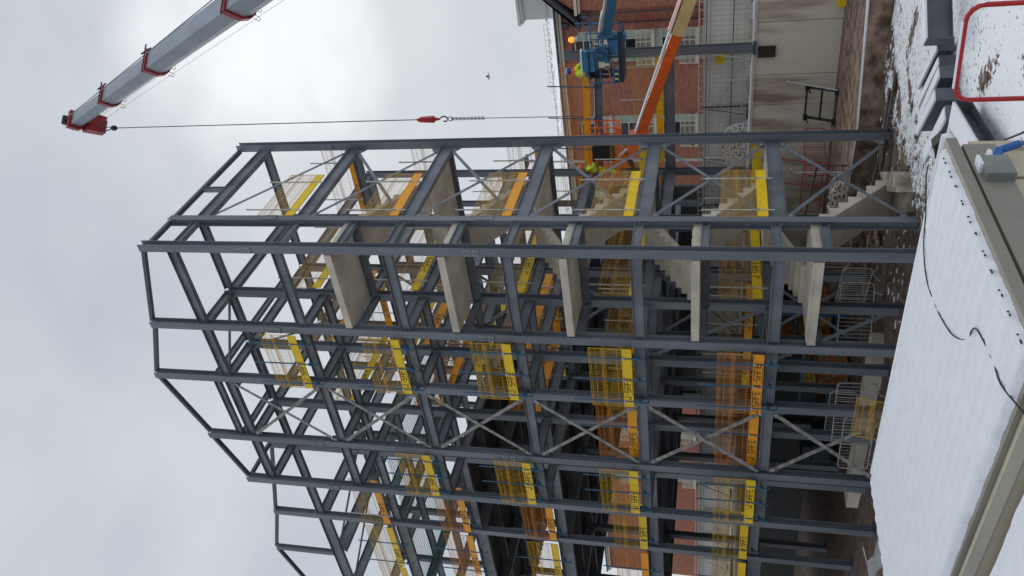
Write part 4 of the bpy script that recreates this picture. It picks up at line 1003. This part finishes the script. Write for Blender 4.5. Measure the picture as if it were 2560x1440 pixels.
def person(loc, rz, label, helmet, vest, pose='stand', vest2=None, lean=.15):
    t = thing('person', label, 'person', loc, rz)
    l = lean
    hip = Vector((0, 0, .95)); ch = Vector((l * .6, 0, 1.25)); nk = Vector((l * 1.1, 0, 1.50)); hd = Vector((l * 1.35, 0, 1.66))
    rot = lambda v: Vector(v)
    if pose == 'reach': hands = [(.52 + l, -.22, 1.12), (.50 + l, .20, 1.18)]; elb = [(.26 + l, -.27, 1.15), (.26 + l, .27, 1.18)]
    elif pose == 'rail': hands = [(.40 + l, -.30, 1.05), (.30 + l, .34, 1.08)]; elb = [(.16 + l, -.32, 1.14), (.10 + l, .34, 1.15)]
    else: hands = [(.20, -.28, .86), (.45 + l, .22, 1.25)]; elb = [(.08, -.30, 1.10), (.22 + l, .30, 1.16)]
    sh = [nk + Vector((-.01, -.19, -.06)), nk + Vector((-.01, .19, -.06))]
    kn = [(.05, -.11, .50), (-.02, .12, .50)]; an = [(-.02, -.12, .09), (-.06, .13, .09)]; toe = [(.15, -.13, .04), (.11, .14, .04)]
    v = [hip, ch, nk, hd + Vector((0, 0, .02))]; e = [(0, 1), (1, 2), (2, 3)]; r = [(.12, .15), (.12, .16), (.055, .055), (.05, .05)]
    for s in (0, 1):
        i = len(v); v += [sh[s], elb[s], hands[s]]; r += [.055, .042, .028]; e += [(1, i), (i, i + 1), (i + 1, i + 2)]
        chain_hand(v, e, r, i + 2, Vector(hands[s]) - Vector(elb[s]), (0, 1, 0))
        i = len(v); v += [Vector((0, -.09 + .18 * s, .88)), kn[s], an[s], toe[s]]; r += [.085, .058, .042, .035]; e += [(0, i), (i, i + 1), (i + 1, i + 2), (i + 2, i + 3)]
    skinned('body', v, e, r, SKIN, t)
    # head with nose, ears and eyes
    m = M(); m.ball(hd + Vector((0, 0, .03)), .095, 14, 10, (1.02, .82, 1.22)); m.ball(hd + Vector((.098, 0, .01)), .018, 6, 4, (1.2, .8, 1.3))
    for s in (-1, 1): m.ball(hd + Vector((0, s * .08, .01)), .022, 6, 4, (.6, .5, 1.3))
    put('head', m.mesh('head', SKIN, smooth=True), t)
    m = M(); 
    for s in (-1, 1): m.ball(hd + Vector((.086, s * .032, .04)), .012, 6, 4)
    m.bb(hd + Vector((.085, -.025, -.045)), hd + Vector((.094, .025, -.038))); put('face', m.mesh('face', INK), t)
    # helmet
    m = M(); m.ball(hd + Vector((-.005, 0, .075)), .135, 14, 8, (1.1, .92, .85)); m.extr([(hd.x + .04, hd.y - .1), (hd.x + .2, hd.y - .07), (hd.x + .2, hd.y + .07), (hd.x + .04, hd.y + .1)], 2, hd.z + .06, hd.z + .075)
    put('helmet', m.mesh('helmet', helmet, smooth=True), t)
    # jacket and trousers
    v = [hip + Vector((0, 0, .02)), ch, nk + Vector((0, 0, -.02))]; r = [(.155, .19), (.16, .205), (.085, .10)]; e = [(0, 1), (1, 2)]
    for s in (0, 1):
        i = len(v); w_ = Vector(elb[s]).lerp(Vector(hands[s]), .85); v += [sh[s], elb[s], w_]; r += [.085, .066, .05]; e += [(1, i), (i, i + 1), (i + 1, i + 2)]
    skinned('jacket', v, e, r, vest, t)
    if vest2:
        m = M(); m.ball(nk + Vector((0, 0, -.03)), .15, 12, 6, (1, 1.25, .65)); put('collar', m.mesh('collar', vest2, smooth=True), t)
    m = M()
    for zz in (1.08,): m.tube([(l * .5 + .185 * math.cos(a * .524), .225 * math.sin(a * .524), zz) for a in range(12)], .018, 4, closed=True)
    put('reflective_bands', m.mesh('reflective_bands', HOARD), t)
    v = [hip]; r = [(.135, .165)]; e = []
    for s in (0, 1):
        i = len(v); v += [Vector((0, -.09 + .18 * s, .86)), kn[s], Vector(an[s]) + Vector((0, 0, .03))]; r += [.105, .078, .062]; e += [(0, i), (i, i + 1), (i + 1, i + 2)]
    skinned('trousers', v, e, r, vest if pose == 'rail' else NAVY, t)
    for s in (0, 1): m = M(); m.ball(Vector(an[s]).lerp(Vector(toe[s]), .5), .06, 8, 5, (2.1, .85, .95)); put('boot', m.mesh('boot', RUB, smooth=True), t)
    return t
HELB = mat('blue_helmet', (.02, .06, .30), .3); HELO = mat('orange_helmet', (.9, .12, .02), .3)

# ------------------------------------------------------------------ blue boom lift
def ubasket(c, w, dpt, mt, t, hgt=1.1, rz=0):
    """guard-rail cage, c = centre of floor"""
    c = Vector(c); rot = Matrix.Rotation(rz, 3, 'Z')
    P = lambda x, y, z: c + rot @ Vector((x, y, z))
    m = M(); m.box(P(0, 0, -.08), (w, dpt, .16), rot); part('platform_floor', m, mt, t)
    for z in (.5, .78, hgt):
        m = M(); q_ = [P(-w / 2, -dpt / 2, z), P(w / 2, -dpt / 2, z), P(w / 2, dpt / 2, z), P(-w / 2, dpt / 2, z)]
        m.tube(q_, .02, 6, closed=True); part('guard_rail', m, mt, t)
    m = M()
    for sx in (-1, -.33, .33, 1):
        for sy in (-1, 1): m.bar(P(sx * w / 2, sy * dpt / 2, 0), P(sx * w / 2, sy * dpt / 2, hgt), .035)
    part('upright', m, mt, t)
bl = thing('blue_boom_lift', 'blue boom lift with loaded work basket and lit amber beacon beside the lone column', 'boom lift', (6, 12, -3))
DBLUE = mat('dark_basket_under', (.012, .025, .05), .6)
bc = Vector((-.45, 12.9, 5.05))
m = M(); m.bb((.5, 12.2, 4.98), (-1.45, 13.2, 5.14)); part('platform_floor', m, DBLUE, bl)
for z in (5.85, 6.3):
    m = M(); m.tube([(.5, 12.2, z), (-1.45, 12.2, z), (-1.45, 13.2, z), (.5, 13.2, z)], .022, 6, closed=True); part('guard_rail', m, BLP, bl)
m = M()
for x in (.5, -.1, -.8, -1.45):
    for y in (12.2, 13.2): m.bar((x, y, 5.2), (x, y, 6.3), .04)
part('upright', m, BLP, bl)
m = M(); m.bb((-.15, 12.1, 6.0), (-.95, 12.28, 6.5)); part('control_panel', m, mat('bright_blue_panel', (.03, .19, .36), .4, 0, .25, 3), bl)
m = M(); m.bb((-.15, 12.06, 6.22), (-.95, 12.1, 6.27)); m.bb((-.15, 12.06, 6.0), (-.95, 12.1, 6.03)); part('panel_seam', m, DBLUE, bl)
m = M(); m.bb((-.1, 12.05, 6.50), (-1.0, 12.3, 6.56)); part('snow', m, SNOW, bl)
m = M(); m.bb((-.05, 12.15, 5.5), (-.65, 12.5, 5.95)); m.bb((.2, 12.2, 5.14), (-.3, 12.6, 5.5)); part('equipment_box', m, BLP, bl)
m = M(); m.bb((-.55, 11.98, 5.62), (-.75, 12.05, 5.86)); part('tag_plate', m, mat('cream_tag', (.6, .58, .45), .6), bl)
random.seed(2)
for k in range(7):
    a = Vector((random.uniform(-.9, .3), 12.02, random.uniform(5.3, 6.2))); b_ = Vector((random.uniform(-1.0, .3), 12.02, random.uniform(5.2, 6.0))); mid = (a + b_) / 2 + Vector((0, -.06, -.2))
    m = M(); m.tube([a, a.lerp(mid, .6), mid, b_.lerp(mid, .6), b_], .014, 5); part('hose', m, RUB, bl)
for k in range(5):
    m = M(); m.bb((-.97 - k * .1, 12.17, 5.18), (-1.03 - k * .1, 12.19, 5.30)); part('hazard_stripe', m, YEL if k % 2 else RUB, bl)
m = M(); m.bb((-.9, 12.18, 5.15), (-1.45, 12.2, 5.38)); part('toe_plate', m, BLP, bl)
m = M()
for (xa, za) in ((.55, 6.3), (.55, 5.9)): m.tube([(xa, 12.2, za), (xa + .35, 12.2, za + .12), (xa + .6, 12.2, za + .02), (xa + .5, 12.2, za - .2), (xa, 12.2, za - .2)], .02, 5)
m.bar((.9, 12.2, 5.7), (.9, 12.2, 6.7), .03)
part('gate_bar', m, BLP, bl)
# boom (goes down to the right, toward the machine outside the picture)
J0 = Vector((.45, 12.4, 5.55)); J1 = Vector((9.5, 6.8, 3.2))
db = (J1 - J0).normalized()
m = M(); m.prof(J0, J1, [(-.12, -.17), (.12, -.17), (.12, .16), (-.12, .16)]); part('boom', m, mat('lift_boom_blue', (.04, .15, .27), .4, 0, .1, 2), bl)
sd_ = db.cross(Vector((0, 0, 1))).normalized(); ub = sd_.cross(db)
m = M(); m.prof(J0 + ub * .22 + sd_ * .02, J1 + ub * .22 + sd_ * .02, [(-.1, -.05), (.1, -.05), (.1, .05), (-.1, .05)]); part('hose_track', m, GALV, bl)
m = M(); m.prof(J0 + ub * .29, J0 + ub * .29 + db * 1.0, [(-.14, -.03), (.14, -.03), (.14, .03), (-.14, .03)]); part('snow', m, SNOW, bl)
m = M(); m.box(J0 + Vector((-.25, .1, -.35)), (.3, .3, .7)); m.box(J0 + Vector((-.1, -.1, .0)), (.14, .14, .6)); part('boom_joint', m, BLP, bl)
m = M(); m.ball((.30, 12.2, 6.85), .115, 10, 8, (1, 1, 1.15)); part('beacon_lens', m, BEAC, bl, True)
m = M(); m.tube([(.30, 12.2, 6.62), (.30, 12.2, 6.75)], .10, 10); part('beacon_base', m, GALV, bl)
bl.location.x += 1.05
person((-.15, 12.5, 5.42), R(60), 'person in blue helmet and orange-yellow hi-vis jacket working in the blue basket', HELB, HIV, 'reach', HIO)
# ------------------------------------------------------------------ orange boom lift
ol = thing('orange_boom_lift', 'orange-red boom lift with beige upper boom and a caged basket of two workers', 'boom lift', (9, 10, -3))
K0 = Vector((-3.1, 13.2, 4.55)); KM = Vector((-1.15, 12.6, 3.75)); K1 = Vector((1.9, 11.7, 2.75)); KE = Vector((7.2, 10.1, 1.0))
KM = K0.lerp(KE, .45)
m = M(); m.prof(K0, KM + (KM - K0) * .05, [(-.13, -.19), (.13, -.19), (.13, .17), (-.13, .17)]); part('inner_boom', m, REDO, ol)
m = M(); m.prof(KM, KE, [(-.16, -.23), (.16, -.23), (.16, .2), (-.16, .2)]); part('outer_boom', m, BEIGE, ol)
dk = (KE - K0).normalized(); sk = dk.cross(Vector((0, 0, 1))).normalized(); uk = sk.cross(dk)
m = M(); m.prof(KM + uk * .27 - sk * .08, KE + uk * .27 - sk * .08, [(-.08, -.07), (.08, -.07), (.08, .07), (-.08, .07)]); part('hose_track', m, REDO, ol)
m = M(); m.prof(K0 + uk * .21, KE + uk * .36, [(-.13, -.03), (.13, -.03), (.13, .03), (-.13, .03)]); part('snow', m, SNOW, ol)
m = M(); m.tube([KM + dk * 3 + sk * .2, KM + dk * 3 + sk * .3], .12, 10); m.prof(K0 - uk * .2, KE - uk * .24, [(-.04, -.02), (.04, -.02), (.04, .02), (-.04, .02)]); part('boom_pin', m, mat('pin_tan', (.45, .3, .12), .5), ol)
# knuckle and jib to the basket
B0 = Vector((-4.3, 13.4, 5.42))
m = M(); m.box(K0 + Vector((-.25, 0, .0)), (.75, .44, .75)); m.extr([(K0.x - .9, K0.z - .3), (K0.x - .9, K0.z + .45), (K0.x - .4, K0.z + .6), (K0.x - .1, K0.z + .38), (K0.x - .1, K0.z - .36), (K0.x - .5, K0.z - .5)], 1, K0.y - .23, K0.y + .23); part('knuckle', m, REDO, ol)
m = M(); m.prof(K0 + Vector((-.5, 0, .2)), B0, [(-.15, -.18), (.15, -.18), (.15, .18), (-.15, .18)]); part('jib', m, REDO, ol)
m = M(); m.prof(K0 + Vector((-.5, -.2, .48)), B0 + Vector((0, -.1, .26)), [(-.06, -.03), (.06, -.03), (.06, .03), (-.06, .03)]); part('snow', m, SNOW, ol)
m = M(); m.box(K0 + Vector((-1.3, -.2, .35)), (.7, .04, .2), Matrix.Rotation(-.4, 3, 'Y')); m.tube([K0 + Vector((-.6, -.26, .0)), B0 + Vector((.3, -.2, -.15))], .03, 6); part('jib_cylinder', m, RUB, ol)
m = M(); m.box(B0 + Vector((-.1, 0, -.1)), (.45, .45, .8)); part('basket_mount', m, REDO, ol)
bk = Vector((-4.35, 13.9, 5.75))
x0, x1, y0, y1, z0 = -5.1, -2.75, 13.4, 14.6, 5.55
y0, y1 = 13.15, 13.85
m = M(); m.bb((x0, y0, z0 - .12), (x1, y1, z0)); part('platform_floor', m, REDO, ol)
for z in (z0 + .45, z0 + .8, z0 + 1.12):
    m = M(); m.tube([(x0, y0, z), (x1, y0, z), (x1, y1, z), (x0, y1, z)], .022, 6, closed=True); part('guard_rail', m, REDO, ol)
m = M()
for x in (x0, x0 + .85, x0 + 1.75, x1):
    for y in (y0, y1): m.bar((x, y, z0), (x, y, z0 + 1.12), .045)
part('upright', m, REDO, ol)
m = M(); m.bb((x1 - .02, y0 - .05, z0 - .25), (x1 - .9, y0 + .15, z0 - .02)); part('foot_step', m, REDO, ol)
m = M(); m.bb((-3.55, 13.12, 5.62), (-4.25, 13.3, 6.45)); m.bb((-3.1, 13.2, 5.9), (-3.5, 13.3, 6.2)); m.bb((-3.6, 13.1, 6.45), (-4.3, 13.32, 6.55)); part('control_console', m, RUB, ol)
person((-4.85, 13.4, 5.42), R(10), 'person in orange helmet and full yellow hi-vis suit at the rail of the orange basket', HELO, HIV, 'rail', None, .1)
person((-4.25, 13.6, 5.15), R(20), 'person in yellow hi-vis jacket bending low inside the orange basket behind the brace', HIV, HIV, 'reach', None, .45)

# ------------------------------------------------------------------ bird
t = thing('bird', 'small gull gliding in the pale sky beside the crane rope', 'bird', (-13.33, 45, 19.98), R(20))
m = M(); m.ball((0, 0, 0), .1, 8, 6, (2.6, .9, .9)); m.ball((.28, 0, .03), .055, 6, 5); put('body', m.mesh('body', GALV, smooth=True), t)
for s in (-1, 1):
    m = M(); m.add([(.1, 0, .03), (-.12, 0, .03), (.02, s * .28, .14), (.14, s * .28, .14), (-.12, s * .62, .06), (-.04, s * .62, .06)], [(0, 1, 2, 3), (3, 2, 4, 5)]); m.add([(.1, 0, .015), (-.12, 0, .015), (.02, s * .28, .125), (.14, s * .28, .125), (-.12, s * .62, .05), (-.04, s * .62, .05)], [(3, 2, 1, 0), (5, 4, 2, 3)]); put('wing', m.mesh('wing', STEELD), t)

# ------------------------------------------------------------------ steel sections stacked on the snow
STORED = mat('stored_steel_paint', (.10, .11, .125), .5, 0, .2, 2)
def lay(label, p0, p1, h=.32, b=.22, snow=True, rows=1):
    t = thing('stored_beam', label, 'steel beam', p0, 0, 'steel sections stored on the snow')
    m = M(); m.ibeam(p0, p1, h, b, .02, .014); 
    d_ = (Vector(p1) - Vector(p0)).normalized(); 
    part('section', m, STORED, t)
    m = M(); m.bar(Vector(p0) - d_ * .012, Vector(p0) + d_ * .012, b + .06, h + .04); part('end_plate', m, STORED, t)
    if snow:
        m = M(); m.bar(Vector(p0) + Vector((0, 0, h / 2 + .025)), Vector(p1) + Vector((0, 0, h / 2 + .025)), b - .01, .045); part('snow_layer', m, SNOW, t)
    return t
zb = GZ + .22
lay('big snow-topped beam running out of the picture at the far end of the stored steel', (5.0, .95, zb + .25), (7.4, 3.6, zb + .25), .5, .26)
lay('snow-topped beam nearest the mud in the row of stored steel', (4.75, 1.35, zb), (3.35, 2.45, zb), .3, .2)
lay('second snow-topped beam from the mud in the stored row', (4.55, .98, zb), (3.05, 2.1, zb), .3, .2)
lay('third snow-topped beam of the stored row, with end plate facing the cabin', (4.45, .62, zb + .02), (2.85, 1.75, zb), .34, .24)
lay('tall section with wide dark side facing the viewer in the stored row', (4.1, .25, zb + .06), (2.75, 1.25, zb + .06), .44, .24)
lay('long beam lowest on the snow in the stored row, ending near the mud', (3.95, -.35, zb + .0), (2.35, .7, zb + .0), .34, .3)
m = M(); m.tube([(4.2, -.7, zb + .05), (3.0, -1.5, zb + .35), (2.9, -1.9, zb + .4)], .11, 10); m2 = single('snowy_pipe', m, SNOW, 'snow-crusted grey pipe lying between the stored beams and the cabin', 'pipe', smooth=True)
t = lay('open channel section with bolt holes lying on the snow beside the cabin corner', (4.3, -1.1, zb + .1), (4.4, -3.0, zb + .1), .3, .5)
m = M(); m.bb((5.95, 3.2, GZ), (7.0, 3.9, GZ + .3)); single('dark_crate', m, mat('blue_grey_crate', (.05, .06, .08), .6), 'dark blue-grey crate on the snow beyond the stored beams', 'crate')

# ------------------------------------------------------------------ cabins with snow on their roofs
CA = R(0.0)
def snow_sheet(poly, z, mt=None, step=.05, amp=.012, inset=0):
    """lumpy snow blanket over a quad given as 4 corners (x,y)"""
    p = [Vector((a, b, 0)) for a, b in poly]; nx = int((p[1] - p[0]).length / step); ny = int((p[2] - p[1]).length / step)
    vs = []; fs = []
    for j in range(ny + 1):
        for i in range(nx + 1):
            u, v = i / nx, j / ny; q_ = p[0].lerp(p[1], u).lerp(p[3].lerp(p[2], u), v)
            e = min(u * nx, (1 - u) * nx, v * ny, (1 - v) * ny); edge = min(1, e / 2) ** .5
            jx = 0 if 0 < i < nx else noise.noise(Vector((q_.x * 4, q_.y * 4, 1))) * .03
            z_ = z + .055 * edge - (0 if e > 0 else .03) + noise.noise(Vector((q_.x * 1.3, q_.y * 1.3, 4))) * amp + noise.noise(Vector((q_.x * 9, q_.y * 5, 7))) * amp * .5 + math.sin(q_.y * 31) * .006 + (noise.noise(Vector((q_.x * 16, q_.y * 16, 2))) ** 2) * .012
            vs.append((q_.x + jx, q_.y + jx * .6 + (noise.noise(Vector((q_.x * 5, 3, 1))) * .035 if j in (0, ny) else 0), z_))
    n = nx + 1
    for j in range(ny):
        for i in range(nx): fs.append((j * n + i, j * n + i + 1, (j + 1) * n + i + 1, (j + 1) * n + i))
    m = M(); m.add(vs, fs); return m
snm = mat('roof_snow', (.72, .745, .79), .85, 0, .03, 6, .5, 42, spec=.15)
cb = thing('site_cabin', 'cream site cabin with a flat roof under an unbroken sheet of snow', 'cabin', (5.3, -11.1, GZ))
A_, B_, C_, D_ = (8.02, -9.66), (8.0, -12.78), (2.55, -12.3), (2.75, -9.42)
m = M(); m.extr([A_, B_, C_, D_], 2, GZ, -.9); part('wall', m, CREAM, cb)
m = M(); m.extr([(8.08, -9.60), (8.06, -12.84), (2.50, -12.36), (2.70, -9.36)], 2, -.9, -.80); part('roof_deck', m, CREAMD, cb)
m = snow_sheet([(2.66, -9.40), (8.04, -9.64), (8.02, -12.80), (2.46, -12.34)], -.80); part('snow', m, snm, cb, True)
m = M(); m.bb((8.02, -9.72, -1.22), (8.07, -12.8, -.93)); part('fascia', m, CREAMD, cb)
for y in (-10.3, -11.1, -11.9): m = M(); m.bb((8.021, y, -3.4), (8.034, y - .02, -1.22)); part('panel_joint', m, CREAMD, cb)
m = M(); m.bb((8.02, -9.64, -3.5), (8.06, -9.76, -1.0)); part('corner_post', m, CREAM, cb)
m = M(); m.bb((8.03, -10.45, -3.2), (8.05, -12.3, -1.62)); part('window_shutter', m, CREAM, cb); m = M(); m.tube([(8.07, -10.5, -1.6), (8.07, -11.4, -1.6), (8.07, -12.2, -1.6)], .03, 6); part('shutter_snow', m, SNOW, cb)
# rounded gutter and pipe along the far edge
m = M(); m.tube([(8.05, -9.50, -.84), (5.4, -9.38, -.84), (2.7, -9.26, -.84)], .06, 8); g_ = part('gutter', m, SNOW, cb, True)
m = M(); m.tube([(7.0, -9.42, -.905), (5.4, -9.33, -.905), (4.9, -9.3, -.905)], .03, 6); part('gutter_pipe', m, RUB, cb)
# drip hooks at the near-right edge
random.seed(4)
for k in range(11):
    y = -9.9 - k * .27; m = M(); m.ball((7.99 + random.uniform(-.015, .01), y + random.uniform(-.04, .04), -.752), .012, 6, 4, (.9, random.uniform(1, 2.6), .7)); m.ball((7.985, y + .05, -.752), .010, 5, 3); part('snow_hole', m, RUB, cb)
# junction box with blue plug
t = thing('junction_box', 'grey electrical junction box with snow on its lid fixed to the cabin side', 'electrical box', (8.1, -10.05, -1.2))
m = M(); m.bb((8.03, -10.12, -1.22), (8.16, -10.46, -.98)); part('box', m, mat('grey_green_box', (.17, .20, .18), .5), t)
m = M(); m.bb((8.03, -10.13, -.98), (8.17, -10.30, -.95)); part('snow', m, SNOW, t)
t = thing('blue_plug', 'blue weatherproof power plug with grey cable coming out of the junction box', 'plug', (8.15, -9.9, -1.2))
m = M(); m.tube([(8.10, -10.12, -1.12), (8.13, -9.98, -1.18)], .05, 10); m.tube([(8.13, -9.98, -1.18), (8.18, -9.94, -1.36)], .038, 10); part('plug_body', m, mat('plug_blue', (.01, .10, .35), .35), t)
m = M(); m.ball((8.11, -10.04, -1.09), .055, 8, 5, (1.2, 1.4, .5)); part('snow', m, SNOW, t)
m = M(); m.tube([(8.18, -9.94, -1.36), (8.22, -9.9, -1.7), (8.22, -9.88, -2.6)], .022, 6); part('cable', m, mat('grey_cable', (.1, .14, .15), .5), t)
# cable over the snow
P = [(7.83, -9.42), (7.70, -9.44), (7.53, -9.46), (7.2, -9.6), (6.95, -9.85), (6.76, -10.2), (6.72, -10.56), (6.83, -10.95), (6.97, -11.36), (7.18, -11.65), (7.33, -11.73), (7.45, -11.85), (7.47, -12.24), (7.51, -12.57), (7.53, -12.84), (7.56, -13.05), (7.6, -13.4), (7.7, -14.2)]
pts = []
for i in range(len(P) - 1):
    for s in (0,): pts.append(Vector((P[i][0] + (P[i + 1][0] - P[i][0]) * s, P[i][1] + (P[i + 1][1] - P[i][1]) * s, 0)))
pts = [Vector((p.x, p.y, (-.742 if p.y > -12.8 else -.80) + (.012 if i % 3 else -.012))) for i, p in enumerate(pts)]
sm_ = []
for i in range(1, len(pts) - 2):
    for t_ in (0, .25, .5, .75):
        a_, b_, c_, d_ = pts[i - 1], pts[i], pts[i + 1], pts[i + 2]
        sm_.append(.5 * ((2 * b_) + (c_ - a_) * t_ + (2 * a_ - 5 * b_ + 4 * c_ - d_) * t_ ** 2 + (3 * b_ - a_ - 3 * c_ + d_) * t_ ** 3))
m = M(); m.tube(sm_, .007, 6); single('black_cable', m, RUB, 'thin black cable wandering half buried across the snowy cabin roof', 'cable')
m = M(); m.tube([(3.55, -1.05, zb + .3), (3.7, -1.6, zb + .25), (4.2, -2.6, zb + .2), (5.4, -4.2, zb), (7, -6, GZ + .05)], .02, 6); single('black_hose', m, RUB, 'black hose looping from the lamp housing over the snow', 'hose')
t = thing('lamp_housing', 'black curved lamp housing with snow lying by the stored steel', 'lamp', (3.5, -1.0, zb))
m = M(); m.extr([(3.3, zb + .2), (3.75, zb + .2), (3.8, zb + .35), (3.6, zb + .5), (3.3, zb + .42)], 1, -1.15, -.85); part('housing', m, RUB, t)
m = M(); m.ball((3.35, -1.0, zb + .42), .13, 8, 5, (.8, 1.1, .8)); part('snow', m, SNOW, t)
# second cabin, nearer
cc = thing('site_cabin', 'nearest site cabin roof with snow and cream edge board at the picture corner', 'cabin', (5, -14.5, GZ))
m = M(); m.extr([(8.2, -13.05), (8.1, -16.2), (2.2, -15.7), (2.5, -12.56)], 2, GZ, -1.02); part('wall', m, CREAM, cc)
m = M(); m.extr([(8.2, -12.86), (8.2, -13.10), (2.4, -12.60), (2.4, -12.37)], 2, -1.02, -.845); part('edge_board', m, CREAM, cc)
m = M(); m.extr([(8.2, -12.94), (8.2, -13.13), (2.4, -12.63), (2.4, -12.44)], 2, -.85, -.835); part('edge_line', m, CREAMD, cc)
m = snow_sheet([(2.2, -12.68), (8.1, -13.16), (8.0, -16.2), (2.2, -15.7)], -.93); part('snow', m, snm, cc, True)
# folded sheets at the far end of the first cabin
t = thing('sheet_metal', 'bent pale sheet metal offcuts in the snow at the end of the cabin', 'metal sheet', (-8.6, -2.3, GZ))
for k in range(3):
    m = M(); m.box((-8.3 - k * .5, -2.5 + .2 * k, GZ + .35 + .1 * k), (1.3, .5, .03), Matrix.Rotation(.5 - .4 * k, 3, 'Y') @ Matrix.Rotation(.3 * k, 3, 'Z')); part('sheet', m, GALV, t)
# ------------------------------------------------------------------ red hoop rail near the cabin
rh = thing('red_guard_rail', 'bright red tubular hoop rail with rounded corners rising close to the viewer', 'guard rail', (9.9, -12, GZ))
xa, xb, zt = 9.585, 10.235, -.155; r_ = .10
P = [(xa, -12, GZ)] + [(xa, -12, zt - r_)] + [(xa + r_ - r_ * math.cos(R(a)), -12, zt - r_ + r_ * math.sin(R(a))) for a in (20, 45, 70, 90)] + [(xb - r_ + r_ * math.sin(R(a)), -12, zt + .02 - r_ + r_ * math.cos(R(a))) for a in (0, 20, 45, 70, 90)] + [(xb, -12, GZ)]
m = M(); m.tube(P, .0165, 10); part('tube', m, REDP, rh, True)
m = M(); m.tube([(xa + .09, -12.002, zt + .012), (xb - .1, -12.002, zt + .034)], .011, 6); part('snow', m, SNOW, rh)
